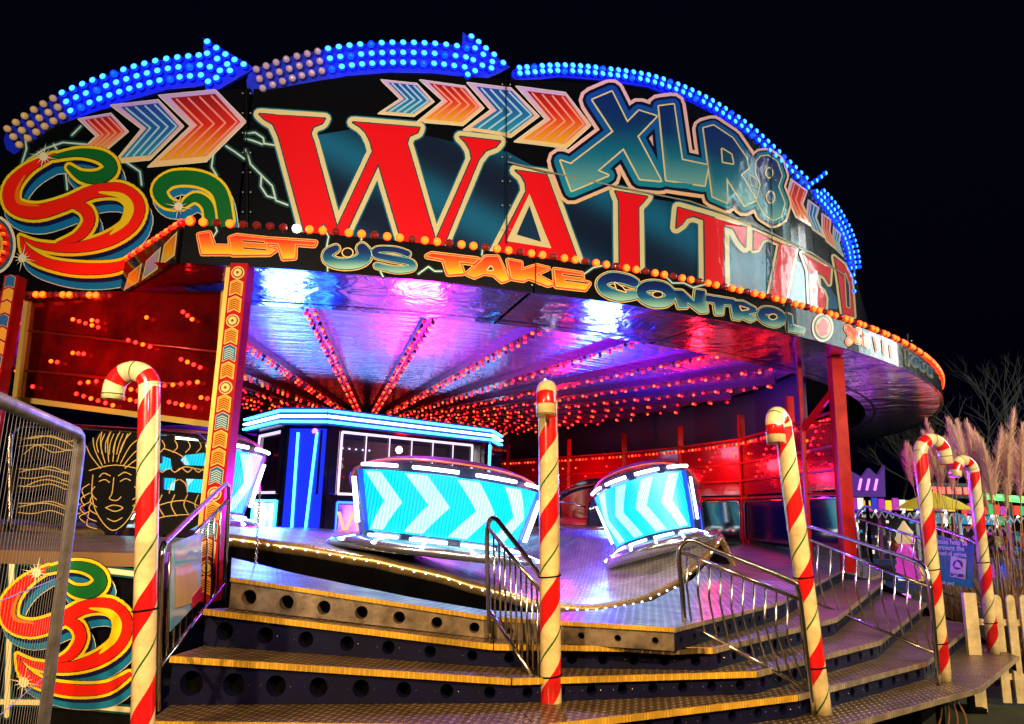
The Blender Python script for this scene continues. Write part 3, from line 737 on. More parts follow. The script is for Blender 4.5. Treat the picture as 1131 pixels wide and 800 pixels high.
# clean triangulated top sheet with thickness
zmap=[p[2] for p in op]
V=[Vector((p[0],p[1])) for p in op]; 
def build_deck():
    m=MB(); A=sum(V[i].x*V[(i+1)%len(V)].y-V[(i+1)%len(V)].x*V[i].y for i in range(len(V)))
    idx=list(range(len(V))) if A>0 else list(range(len(V)))[::-1]
    r=delaunay_2d_cdt(V,[],[idx],1,1e-5)
    for co,orig in zip(r[0],r[3]):
        z=zmap[orig[0]] if orig else .85; m.v.append(Vector((co.x,co.y,z)))
    for f in r[2]: m.face(f)
    return m
o=build_deck().build('deck_plate',DECKM,deck)
md=o.modifiers.new('thick','SOLIDIFY'); md.thickness=.035; md.offset=-1
def riser(A,B,za,zb_,mtl,hr,parent,name='riser',spacing=.30,studs=True):
    """upright panel from A to B with a row of round holes cut in it and a dark recess behind; za=(top,bottom) at A, zb_ at B"""
    A=Vector((A[0],A[1],0));B=Vector((B[0],B[1],0)); L=(B-A).length; d=(B-A)/L; nn=Vector((d.y,-d.x,0))
    if nn.y>0: nn=-nn
    m=MB(); n=max(1,int(L/spacing)); N=16; w=L/n
    top=lambda t: za[0]+(zb_[0]-za[0])*t
    bot=lambda t: za[1]+(zb_[1]-za[1])*t
    for i in range(n):
        tc=(i+.5)/n; c=A+d*(w*(i+.5)); k=len(m.v); cz=(top(tc)+bot(tc))/2; h=top(tc)-bot(tc); hole_r=h*hr
        def warp(u,v):      # u in metres from the centre, v = -1..1 of the height
            t=tc+u/L; zt,zb=top(t),bot(t); return c+d*u+Vector((0,0,(zt+zb)/2+v*(zt-zb)/2))
        for j in range(N):
            a=2*PI*(j+.5)/N; ca,sa=math.cos(a),math.sin(a); s_=min(w/2/max(1e-6,abs(ca)),h/2/max(1e-6,abs(sa)))
            m.v.append(warp(ca*s_,sa*s_/(h/2)))
        for o_ in (0,.10):
            for j in range(N):
                a=2*PI*(j+.5)/N; m.v.append(c+d*(math.cos(a)*hole_r)+Vector((0,0,cz+math.sin(a)*hole_r))-nn*o_)
        for j in range(N):
            j2_=(j+1)%N
            m.face((k+j,k+j2_,k+N+j2_,k+N+j)); m.face((k+N+j,k+N+j2_,k+2*N+j2_,k+2*N+j))
        for sx,sy in ((1,1),(-1,1),(-1,-1),(1,-1)):
            cand=[j for j in range(N) if math.cos(2*PI*(j+.5)/N)*sx>0 and math.sin(2*PI*(j+.5)/N)*sy>0]
            for j in cand:
                j2_=(j+1)%N
                if j2_ in cand:
                    p,q=m.v[k+j],m.v[k+j2_]
                    px=abs((p-c).dot(d))>w/2-1e-4; qx=abs((q-c).dot(d))>w/2-1e-4
                    if px!=qx: m.v.append(warp(sx*w/2,sy)); m.face((k+j,len(m.v)-1,k+j2_)); break
        if studs:
            for sx in (-1,1): m.sphere(c+d*(sx*(hole_r+.035))+Vector((0,0,cz))+nn*.002,.0055,6,4,1)
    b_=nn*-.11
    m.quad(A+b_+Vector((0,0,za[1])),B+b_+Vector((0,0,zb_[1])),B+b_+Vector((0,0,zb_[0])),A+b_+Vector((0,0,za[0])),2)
    return m.build(name,[mtl,CHROME,DARK],parent)
for k in range(4):
    A,B=inw(LP[0][k],.012),inw(LP[0][k+1],.012)
    riser(A,B,(LP[0][k].z-.036,LP[1][k].z+.003),(LP[0][k+1].z-.036,LP[1][k+1].z+.003),FASC if k<2 else NAVY,.31 if k==0 else .2,deck,'fascia',.30 if k==0 else .24,studs=False)
# nosing strip on the deck edge
for k in range(4):
    A,B=LP[0][k].copy(),LP[0][k+1].copy(); m=MB(); m.beam(A+Vector((0,0,-.012)),B+Vector((0,0,-.012)),.022,.032); m.build('nosing',NOSE if k<2 else NOSE2,deck)
steps=thing('entrance_steps','wide angular steps with four yellow edged treads and navy perforated risers','steps',(LP[4][1].x,LP[4][1].y,0))
for lv in range(1,5):
    z=LZ[lv]
    for k in range(4):
        o0,o1=LP[lv][k],LP[lv][k+1]; i0,i1=inw(LP[lv-1][k],.07),inw(LP[lv-1][k+1],.07)
        e=(o1-o0).normalized()*.004
        pts=[o0+e,o1-e,i1-e,i0+e]
        m=MB(); za,zb2=o0.z,o1.z
        P4=[Vector((p.x,p.y,q)) for p,q in zip(pts,(za,zb2,zb2,za))]; m.v+=[p-Vector((0,0,.035)) for p in P4]+P4
        for f_ in ((3,2,1,0),(4,5,6,7),(0,1,5,4),(1,2,6,5),(2,3,7,6),(3,0,4,7)): m.face(f_)
        m.build('tread',TREADM,steps)
        m=MB(); A=o0+e; B=o1-e; off=(inw(o0,1)-o0)*.0
        nv=Vector(((B-A).y,-(B-A).x,0)).normalized(); nv=nv if nv.dot(IN-A)<0 else -nv
        m.beam(A+nv*.006+Vector((0,0,-.018)),B+nv*.006+Vector((0,0,-.018)),.014,.044)
        yl = k<=1
        m.build('nosing',NOSE if yl else NOSE2,steps)
        if lv<4: riser(inw(o0,.03),inw(o1,.03),(o0.z-.037,LP[lv+1][k].z+.002),(o1.z-.037,LP[lv+1][k+1].z+.002),NAVY,.30,steps,'riser',.30 if k==0 else .24)
# right hand ends of the flight, and legs below the lowest tread
m=MB()
for lv in range(1,5):
    a=LP[lv][4]; b=inw(LP[lv-1][4],.07); m.quad(a+Vector((-.03,0,-.04)),b+Vector((0,0,-.04)),Vector((b.x,b.y,.0)),Vector((a.x-.03,a.y,.0)))
m.build('end_plate',NAVY,steps)
for a,b in ((LP[4][1],LP[4][2]),(LP[4][2],LP[4][3]),(LP[4][3],LP[4][4])):
    for t in (.15,.85):
        p=a.lerp(b,t); q=inw(p,.45); m=MB(); m.box((q.x,q.y,(GZ+.13)/2),(.06,.06,.13-GZ)); m.box((q.x,q.y,GZ+.03),(.22,.22,.05)); m.build('support_foot',DARK,steps)
m=MB()
for k in range(4):
    a,b=inw(LP[4][k],.75),inw(LP[4][k+1],.75); m.quad((a.x,a.y,GZ),(b.x,b.y,GZ),(b.x,b.y,LP[4][k+1].z-.04),(a.x,a.y,LP[4][k].z-.04))
m.build('dark_skirt',DARK,steps)
# dark block under the platform, so that no light leaks through
m=MB(); 
bk=[inw(p,.25) for p in LP[2]]
m.prism([(p.x,p.y) for p in bk]+[(5.6,12.0),(2.2,9.6),(.8,7.2),(-.1,7.0),(-2,8.2),(-3.2,9.4)],GZ,.42); m.build('light_block',DARK,deck)

# ================================================================== SPINNING FLOOR (undulating disc)
RD=16.0; S_D=cyl_fn(RD)
prof=[]
for x,y in ((200,584),(258,590),(330,600),(400,612),(470,627),(540,647),(600,664),(650,668),(700,661),(740,645),(772,618),(796,588)):
    p=S_D(x,y); prof.append((th_of(p),p.z))
prof=sorted(prof); 
def zdisc(th):
    if th<=prof[0][0]: return prof[0][1]
    if th>=prof[-1][0]:
        return prof[-1][1]+(.45-prof[-1][1])*min(1,(th-prof[-1][0])/.04)
    for a,b in zip(prof,prof[1:]):
        if th<=b[0]:
            t=(th-a[0])/(b[0]-a[0]); t=t*t*(3-2*t)*.5+t*.5
            return a[1]+(b[1]-a[1])*t
print('disc',[(round(a,2),round(b,2)) for a,b in prof])
disc=thing('spinning_floor','silver undulating spinning floor with a gold rim of white lights','ride floor',pol(RD,.2,.7))
DISCM=plate_mat('spinning_plate',(.80,.76,.82),.30,.55,14,.35,True)
m=MB(); n=110; rr=[RD,RD-.6,RD-1.6,RD-3,RD-5,RD-8]
t0_,t1_=-.45,1.7
for i in range(n+1):
    th=t0_+(t1_-t0_)*i/n
    for k,r in enumerate(rr):
        z=zdisc(th); z=z+(1.0-z)*(k/5)**2*.8+ .02*k; m.v.append(pol(r,th,z))
for i in range(n):
    for k in range(len(rr)-1): j=i*6+k; m.face((j,j+1,j+7,j+6),0,True)
m.build('floor_plate',DISCM,disc)
m=MB(); m2=MB()
for i in range(n+1):
    th=t0_+(t1_-t0_)*i/n; z=zdisc(th)
    for r,dz in ((RD,0),(RD+.05,-.015),(RD+.05,-.13),(RD-.02,-.16)): m.v.append(pol(r,th,z+dz))
    for r,zz in ((RD-.02,z-.15),(RD-.35,.05)): m2.v.append(pol(r,th,zz))
for i in range(n):
    for k in range(3): j=i*4+k; m.face((j,j+1,j+5,j+4),0,True)
    m2.face((2*i,2*i+1,2*i+3,2*i+2))
m.build('rim',add_wear(mat('gold_rim',(.55,.36,.14),.28,.8),7,.3),disc); m2.build('skirt',DARK,disc)
WB=emit('rim_light',(.85,.9,1),6,sample=False)
for i in range(98):
    th=th_of(S_D(215,590))+i*.0098
    if th>prof[-1][0]: break
    bulb(pol(RD+.055,th,zdisc(th)-.07),.015,WB,disc,axis=(math.sin(th),-math.cos(th),0),seg=6)

# ================================================================== PAY BOX IN THE CENTRE
def adist(px,dist,z=0): 
    r=ray(px,560); return Vector((r.x/r.y*dist,dist,z))
PB=[adist(262,19.3),adist(300,17.2),adist(354,17.0),adist(541,20.6),adist(560,23.5),adist(420,25.5),adist(300,23.5)]
ZR=3.98
cen=sum(PB,Vector())/len(PB)
def shrink(P,d): return [Vector((p.x+(cen-p).normalized().x*d,p.y+(cen-p).normalized().y*d,0)) for p in P]
pay=thing('pay_box','many-sided pay box with bright blue neon round its flat roof','booth',(cen.x,cen.y,.9))
BODYM=mat('midnight_blue_gloss',(.010,.010,.045),.12,.3,coat=1)
m=MB(); m.prism([(p.x,p.y) for p in PB],ZR-.42,ZR); m.build('roof',mat('roof_fascia_blue',(.06,.12,.40),.2,.5,coat=.5),pay)
W=shrink(PB,.35)
LITP=emit('violet_lit_panel',(.35,.12,1),1.6); LITW=emit('white_lit_panel',(.75,.85,1),2.2)
for m_ in (LITP,LITW):
    N_,L_,b_=nodes(m_); nz=N_.new('ShaderNodeTexNoise'); nz.inputs['Scale'].default_value=1.6; nz.inputs['Detail'].default_value=3; tc=N_.new('ShaderNodeTexCoord'); L_.new(tc.outputs['Object'],nz.inputs['Vector']); cr_=N_.new('ShaderNodeValToRGB'); cr_.color_ramp.elements[0].position=.35; cr_.color_ramp.elements[0].color=(.10,.02,.9,1) if m_ is LITP else (.2,.5,1,1); cr_.color_ramp.elements[1].position=.62; cr_.color_ramp.elements[1].color=(1,.35,.9,1) if m_ is LITP else (1,1,1,1); L_.new(nz.outputs['Fac'],cr_.inputs[0]); L_.new(cr_.outputs[0],b_.inputs['Emission Color'])
roof_n=[]
for i in range(4):
    a,b=PB[i],PB[i+1]
    if i==3: b=a.lerp(b,.5)
    nn=Vector(((b-a).y,-(b-a).x,0)).normalized(); nn=nn if nn.y<0 or nn.x>0.5 else -nn
    for z,mt,r in ((ZR-.08,NEONC,.030),(ZR-.21,NEONW,.030),(ZR-.34,NEONC,.030)):
        m=MB(); m.tube([a+nn*.04+Vector((0,0,z)),b+nn*.04+Vector((0,0,z))],r,8); m.build('neon_tube',mt,pay)
GLASS=mat('dark_window_glass',(.05,.05,.10),.05,0,trans=.6); 
for i in range(7):
    a,b=W[i],W[(i+1)%7]; d_=(b-a).normalized(); nn=Vector((d_.y,-d_.x,0)); nn=nn if nn.dot(cen-a)<0 else -nn
    m=MB(); z0,z1=.75,ZR-.42
    m.beam(a+Vector((0,0,(z0+1.95)/2)),b+Vector((0,0,(z0+1.95)/2)),.06,1.95-z0)     # dado
    m.beam(a+Vector((0,0,z1-.04)),b+Vector((0,0,z1-.04)),.06,.08)
    for p in (a+d_*.12,b-d_*.12): m.beam(p+Vector((0,0,1.95)),p+Vector((0,0,z1-.08)),.24,.05)
    m.build('wall',BODYM,pay)
    if i in (0,2):
        L=(b-a).length; m=MB(); q0,q1=a+d_*.36+nn*.035,(a+d_*(L-.36)+nn*.035); m.quad(q0+Vector((0,0,.90)),q1+Vector((0,0,.90)),q1+Vector((0,0,1.73)),q0+Vector((0,0,1.73))); m.build('lit_panel',LITP if i==2 else LITW,pay)
    if i in (0,2):
        L=(b-a).length; nm=6 if i==2 else 1; s0,s1=.30,L-.30
        wf=MB(); 
        for z in (1.98,z1-.10): wf.beam(a+d_*s0+Vector((0,0,z))+nn*.04,a+d_*s1+Vector((0,0,z))+nn*.04,.05,.06)
        for k in range(nm+1):
            p=a+d_*(s0+(s1-s0)*k/nm)+nn*.04; w_=.06 if k in (0,nm) else .03
            wf.tube([p+Vector((0,0,1.98)),p+Vector((0,0,z1-.10))],w_/2,6)
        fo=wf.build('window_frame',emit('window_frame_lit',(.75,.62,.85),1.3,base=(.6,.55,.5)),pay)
        gm=MB(); gm.quad(a+d_*s0+Vector((0,0,1.98)),a+d_*s1+Vector((0,0,1.98)),a+d_*s1+Vector((0,0,z1-.1)),a+d_*s0+Vector((0,0,z1-.1))); gm.build('pane',GLASS,fo)
        # lower neon framed panel
        q0,q1=a+d_*s0+nn*.05,a+d_*s1+nn*.05
        m=MB(); m.tube([q0+Vector((0,0,1.78)),q1+Vector((0,0,1.78)),q1+Vector((0,0,.85)),q0+Vector((0,0,.85)),q0+Vector((0,0,1.78))],.028,8); m.build('neon_tube',NEONB if i==2 else NEONC,pay)
    if i==1:
        m=MB(); m.quad(a+d_*.08+nn*.035+Vector((0,0,.8)),b-d_*.08+nn*.035+Vector((0,0,.8)),b-d_*.08+nn*.035+Vector((0,0,z1-.05)),a+d_*.08+nn*.035+Vector((0,0,z1-.05)))
        m.build('pilaster',mat('blue_glow_panel',(.02,.03,.75),.2,.5,emis=(.01,.03,1),es=.95),pay)  # blue glow put into the panel to brighten the pay box
        L=(b-a).length
        for t,col in ((.28,NEONC),(.72,NEONC)):
            x0=a+d_*(L*t)+nn*.07; x1=a+d_*(L*(t+(.04 if t<.5 else -.10)))+nn*.07
            m=MB(); m.tube([x0+Vector((0,0,z1-.15)),x1+Vector((0,0,.9))],.030,8); m.build('neon_tube',col,pay)
        bulb(b-d_*.35+nn*.10+Vector((0,0,z1-.12)),.07,emit('pink_bulb',(1,.15,.4),4),pay)
# posts carrying the roof at the right end
m=MB(); p=PB[3].lerp(PB[4],.15); m.tube([Vector((p.x-.15,p.y,.9)),Vector((p.x-.15,p.y,ZR-.42))],.10,8); m.build('corner_post',BODYM,pay)
m=MB(); m.tube([Vector((p.x-.13,p.y-.14,1.6)),Vector((p.x-.13,p.y-.14,ZR-.45))],.035,8); m.build('neon_tube',NEONC,pay)
# interior: back shelf with small things, faintly lit
m=MB(); a,b=W[2],W[3]; d_=(b-a).normalized(); nn=Vector((d_.y,-d_.x,0)); nn=nn if nn.dot(cen-a)<0 else -nn
m.beam(a-nn*1.6+d_*.4+Vector((0,0,2.6)),b-nn*1.6-d_*.5+Vector((0,0,2.6)),.05,1.6); m.build('inner_wall',mat('warm_inner_wall',(.30,.14,.16),.5),pay)
def text_mesh(txt,size,o,xd,yd,nd,mtl,name,parent,ext=.004,align='CENTER',shear=0,sx=1):
    cu=bpy.data.curves.new('t','FONT'); cu.body=txt; cu.size=size; cu.extrude=ext; cu.align_x=align; cu.resolution_u=3; cu.shear=shear
    ob=bpy.data.objects.new('t',cu); COL.objects.link(ob); dg=bpy.context.evaluated_depsgraph_get(); me0=bpy.data.meshes.new_from_object(ob.evaluated_get(dg))
    bpy.data.objects.remove(ob); bpy.data.curves.remove(cu)
    off=root_loc(parent)
    for v in me0.vertices: v.co = Vector(o)+xd*v.co.x*sx+yd*v.co.y+nd*v.co.z-off
    me0.materials.clear(); me0.materials.append(mtl); ob=bpy.data.objects.new(name,me0); COL.objects.link(ob); ob.parent=parent; return ob
text_mesh('TS',.42,a-nn*1.50+d_*.75+Vector((0,0,2.62)),d_,Vector((0,0,1)),nn,emit('yellow_letters',(1,.8,.35),2.2),'letter',pay)
text_mesh('W',.85,a+d_*.75+nn*.06+Vector((0,0,.98)),d_,Vector((0,0,1)),nn,emit('orange_letter',(1,.22,.10),3),'letter',pay)
m=MB(); m.sphere(a+d_*2.2+nn*.08+Vector((0,0,1.32)),.01); 
for k in range(6):
    p=a-nn*1.5+d_*(.55+.22*k)+Vector((0,0,2.42)); bulb(p,.03,B_RED,pay,seg=6)
for k in range(7):
    p=a-nn*1.5+d_*(.5+.2*k)+Vector((0,0,3.15)); bulb(p,.03,B_WHT,pay,seg=6)

# ================================================================== WALTZER CARS
CY1=emit('cyan_lit_panel',(.0,.60,.90),1.2); CY2=emit('pale_cyan_chevron',(.38,.92,.95),1.3); CYB=emit('blue_lit_edge',(.0,.06,.80),1.2)
for m_,a_ in ((CY1,.55),(CY2,.45)):       # rows of light dots behind the diffuser, a little uneven
    N_,L_,b_=nodes(m_); tc=N_.new('ShaderNodeTexCoord'); wv=N_.new('ShaderNodeTexWave'); wv.inputs['Scale'].default_value=9; wv.inputs['Distortion'].default_value=.6; wv.inputs['Detail'].default_value=1
    nz=N_.new('ShaderNodeTexNoise'); nz.inputs['Scale'].default_value=2.2; ad=N_.new('ShaderNodeMath'); ad.operation='MULTIPLY'; mr=N_.new('ShaderNodeMapRange'); st=m_.node_tree.nodes['Principled BSDF'].inputs['Emission Strength'].default_value
    L_.new(tc.outputs['Object'],wv.inputs['Vector']); L_.new(tc.outputs['Object'],nz.inputs['Vector']); L_.new(wv.outputs['Fac'],ad.inputs[0]); L_.new(nz.outputs['Fac'],ad.inputs[1]); L_.new(ad.outputs[0],mr.inputs[0]); mr.inputs[2].default_value=.6; mr.inputs[3].default_value=st*a_; mr.inputs[4].default_value=st*1.45; L_.new(mr.outputs[0],b_.inputs['Emission Strength'])
HOODP=mat('purple_hood_fabric',(.10,.015,.10),.4,.1); SEATM=mat('red_seat_vinyl',(.35,.01,.02),.35); SHELL=mat('car_shell_gloss',(.02,.04,.14),.15,.3,coat=1)
def make_car(label,loc,rz,sc,tilt=0,ry=0,flip=1):
    c=thing('waltzer_car',label,'ride car',loc,'waltzer cars on the spinning floor')
    c.rotation_euler=(tilt,ry,rz); c.scale=sc
    def P(a,r,z): return Vector((r*math.sin(a),-r*math.cos(a),z))
    def add(mb,name,mt,par=c):
        me=mb.mesh(name); 
        for q in (mt if isinstance(mt,list) else [mt]): me.materials.append(q)
        o=bpy.data.objects.new(name,me); COL.objects.link(o); o.parent=par; return o
    # round base
    m=MB(); m.lathe([(0,.04),(1.12,.04),(1.18,.10),(1.12,.20),(.95,.26),(0,.26)],seg=32); add(m,'base',mat('car_base_metal',(.5,.5,.55),.2,.9))
    # tub shell: swept wall, high at the back, lower at the sides; lean outward
    R=lambda z: .86+.20*(z-.25)
    H=lambda a: 1.42-.55*(abs(a)/1.9)**2.5
    m=MB(); n=40
    for i in range(n+1):
        a=-1.9+3.8*i/n; h=H(a)
        for r,z in ((R(.25)-.01,.25),(R(h*.6)-.01,h*.6),(R(h)-.01,h),(R(h)-.12,h+.02),(R(h*.6)-.14,h*.6),(R(.25)-.14,.25)): m.v.append(P(a,r,z))
    for i in range(n):
        for k in range(5): j=i*6+k; m.face((j,j+1,j+7,j+6),0,True)
    add(m,'shell',SHELL)
    m=MB(); m.lathe([(.0,.45),(.60,.45),(.66,.40),(.68,.27)],(0,.05,0),24); add(m,'seat',SEATM)
    m=MB()
    for i in range(21):
        a=-1.7+3.4*i/20
        for r,z in ((R(.5)-.18,.45),(R(1.1)-.20,H(a)-.08)): m.v.append(P(a,r,z))
    for i in range(20): m.face((2*i,2*i+1,2*i+3,2*i+2),0,True)
    add(m,'seat_back',SEATM)
    m=MB(); m.tube([P(-2.0,.85,.75),P(-2.5,.85,.85),P(PI,.80,.88),P(2.5,.85,.85),P(2.0,.85,.75)],.03,8); add(m,'lap_bar',CHROME)
    # lit back: cyan panel with white chevrons pointing one way
    m=MB(); nn_=36; a0,a1=-1.15,1.15; za,zb=.34,1.26
    def Q(u,v,o): 
        a=a0+(a1-a0)*u; z=za+(zb-za)*v; return P(a,R(z)+o,z)
    for i in range(nn_):
        u0,u1=i/nn_,(i+1)/nn_
        m.quad(Q(u0,0,.006),Q(u1,0,.006),Q(u1,1,.006),Q(u0,1,.006),0)
    for e0,e1 in ((0,.05),(.95,1.0)): m.quad(Q(e0,0,.012),Q(e1,0,.012),Q(e1,1,.012),Q(e0,1,.012),2)
    for k in range(4):
        u0=.07+k*.215
        for (v0,v1,s0,s1) in (((0.03,.5,0,.11),(.5,.97,.11,0)) if flip>0 else ((.03,.5,.11,0),(.5,.97,0,.11))):
            w_=.095
            for q in range(3):
                f0,f1=q/3,(q+1)/3; va,vb=v0+(v1-v0)*f0,v0+(v1-v0)*f1; sa,sb=s0+(s1-s0)*f0,s0+(s1-s0)*f1
                for g_ in range(3):
                    x0_,x1_=w_*g_/3,w_*(g_+1)/3
                    m.quad(Q(u0+sa+x0_,va,.016),Q(u0+sa+x1_,va,.016),Q(u0+sb+x1_,vb,.016),Q(u0+sb+x0_,vb,.016),1)
    add(m,'lit_back_panel',[CY1,CY2,CYB])
    # short tube lamps along top and bottom
    for k in range(4):
        for z,nm in ((1.33,0),(.27,1)):
            a=a0+.16+k*.58; m=MB(); m.tube([P(a+.42*t/4,R(z)+.035,z) for t in range(5)],.028,8); add(m,'tube_lamp',NEONW)
    for s_ in (-1,1):
        m=MB(); m.tube([P(s_*1.24,R(.5)+.03,.45),P(s_*1.24,R(1.1)+.03,1.15)],.025,8); add(m,'tube_lamp',NEONW)
    for k in range(6):
        a=-1.1+k*.44; m=MB(); m.tube([P(a,1.0,.235),P(a,1.17,.16)],.022,6); add(m,'tube_lamp',NEONW)
    # hood over the top
    m=MB(); n=26
    for i in range(n+1):
        a=-1.75+3.5*i/n; h=H(a)
        for k in range(5):
            t=k/4; rr_=(R(h)-.02)*math.cos(t*1.05)+.03; z=h+.02+.16*math.sin(t*1.25); m.v.append(P(a,rr_,z))
    for i in range(n):
        for k in range(4): j=i*5+k; m.face((j,j+1,j+6,j+5),0,True)
    ho=add(m,'hood',HOODP); ho.modifiers.new('t','SOLIDIFY').thickness=.015
    m=MB(); m.tube([P(-1.75+3.5*i/20,R(H(-1.75+3.5*i/20))+.0,H(-1.75+3.5*i/20)+.04) for i in range(21)],.02,6); add(m,'hood_trim',mat('orange_piping',(.8,.15,.03),.3))
    return c
def face_cam(p,extra=0): return math.atan2(p.x,p.y)*-1+extra
def atd(px,py,y): 
    p=aty(px,py,y); return p
p=atd(482,619,10.9); make_car('largest spinning car, cyan panels lit, in front of the pay box',p,face_cam(p,.10),(1.36,1.1,.88),-.05,.10)
p=atd(736,617,12.6); make_car('spinning car tilted on the rising floor in front of the red fence',p,face_cam(p,-.30),(.88,.88,.98),-.08,-.30,-1)
p=atd(196,588,12.2); make_car('spinning car half hidden behind the patterned pillar',p,face_cam(p,.15),(1.15,1.05,1.05),-.03,.05)
p=atd(640,590,19.0); make_car('dark distant car glimpsed between the mid step cane and the tilted car',p,face_cam(p,2.2),(.9,.9,.9),0,0)
p=atd(575,588,21.0); make_car('small distant car at the back, between pay box and mid step cane',p,face_cam(p,2.6),(.9,.9,.9),0,0)

# ================================================================== RED FENCE AT THE BACK RIGHT
DCK=1.05
REDGL=mat('red_translucent_panel',(.34,.002,.006),.15,.3,coat=.6); 
N_,L_,b_=nodes(REDGL); nz=N_.new('ShaderNodeTexNoise'); nz.inputs['Scale'].default_value=1.3; nz.inputs['Detail'].default_value=4
bp=N_.new('ShaderNodeBump'); bp.inputs['Strength'].default_value=.4; bp.inputs['Distance'].default_value=.08; L_.new(nz.outputs['Fac'],bp.inputs['Height']); L_.new(bp.outputs['Normal'],b_.inputs['Normal'])
NIGHTG=mat('black_glass_panel',(.006,.008,.02),.06,.2,coat=1)
for i,(a,b) in enumerate(zip(FP,FP[1:])):
    A=Vector((a[0],a[1],DCK)); B=Vector((b[0],b[1],DCK)); d_=(B-A).normalized(); nn=Vector((d_.y,-d_.x,0)); nn=nn if nn.dot(Vector((CXY[0],CXY[1],0))-A)>0 else -nn
    lab=['red fence bay touching the corner column','second red fence bay from the corner column','third red fence bay from the corner column, brightest with a red glow','fourth red fence bay from the corner column','fifth red fence bay from the corner column, behind the tilted car','sixth red fence bay from the corner column, beside the mid step cane','far fence bay behind the pay box'][min(i,6)]
    f=thing('fence_bay',lab,'fence',A,'red panelled fence bays at the back of the ride')
    Z=Vector((0,0,1))
    m=MB(); m.beam(B+Z*-.1,B+Z*3.0,.13,.13); m.build('post',REDP,f)
    m=MB()
    for z in (.0,.55,.95,1.35,2.15): pass
    m.beam(A+Z*1.05+nn*.05,B+Z*1.05+nn*.05,.05,.05); m.build('rail',REDP,f)
    for z in (1.45,1.85,2.42):
        m=MB(); m.beam(A+Z*z+nn*.05,B+Z*z+nn*.05,.045,.045); m.build('rail',REDP,f)
    m=MB(); m.beam(A+Z*1.75,B+Z*1.75,.03,1.25); m.build('red_panel',REDGL,f)
    m=MB(); m.beam(A+d_*.1+Z*.55,B-d_*.1+Z*.55,.03,.85); m.build('glass_panel',NIGHTG,f)
    m=MB(); q0,q1=A+d_*.12+nn*.04,B-d_*.12+nn*.04; m.tube([q0+Z*.12,q0+Z*.92,q0+Z*.98+d_*.06,q1+Z*.98-d_*.06,q1+Z*.92,q1+Z*.12],.02,8); m.build('hoop_rail',CHROME,f)
    L=(B-A).length; nb=int(L/.16)
    for k in range(nb):
        if k%5==4: continue
        bulb(A+d_*(.1+.16*k)+Z*2.30+nn*.06,.035,B_RED if k%3 else B_AMB,f,axis=nn,seg=6)
    for k in range(int(L/.5)):
        if (k+i)%3: bulb(A+d_*(.25+.5*k)+Z*(1.62+.28*((k*7+i)%3-.5))+nn*.04,.028,B_RED if k%2 else B_AMB,f,axis=nn,seg=6)
    if i in (0,1,2):
        for k in range(7): bulb(A+d_*(L*.35+.13*k)+Z*(2.15-.11*k)+nn*.08,.03,B_RED,f,seg=6)
# dark back wall band above the fence
m=MB(); 
for (a,b) in zip(FP[1:],FP[2:]+[(-9,31)]):
    m.quad((a[0]+.6,a[1]+.6,DCK),(b[0]+.6,b[1]+.6,DCK),(b[0]+.6,b[1]+.6,ZB+.3),(a[0]+.6,a[1]+.6,ZB+.3))
bw=m.build('back_wall',mat('dark_blue_backdrop',(.006,.008,.035),.5),None); tag(bw,'plain dark blue wall behind the red fence of the ride','wall')
md=bw.modifiers.new('t','SOLIDIFY'); md.thickness=.05
m=MB(); m.poly([LP[0][4]+Vector((0,0,-.04))]+[Vector((x,y,DCK-.02)) for x,y in FP]+[Vector((-9,31,DCK-.02)),Vector((-9,20,.8)),pol(RD-1,.3,.1),pol(RD-1,.9,.1)]) if False else None
# ================================================================== COLUMNS
redc=thing('corner_column','tall plain red column at the corner of the platform','column',atz(938,632,.85))
cb=atz(938,632,.85); m=MB(); m.beam(cb,(cb.x,cb.y,ZB),.20,.20); m.build('shaft',REDP,redc)
c2=atz(916,640,.95); m=MB(); m.beam((cb.x-.42,cb.y+.5,.9),(cb.x-.42,cb.y+.5,ZB),.07,.07); m.build('side_post',REDP,redc)
m=MB(); m.beam((cb.x-.42,cb.y+.5,3.2),(cb.x,cb.y,3.9),.09,.09); m.build('brace',REDP,redc)
for z in (2.1,2.7,3.3):
    m=MB(); m.beam((cb.x-.42,cb.y+.5,z),(cb.x,cb.y,z),.04,.04); m.build('rail',REDP,redc)
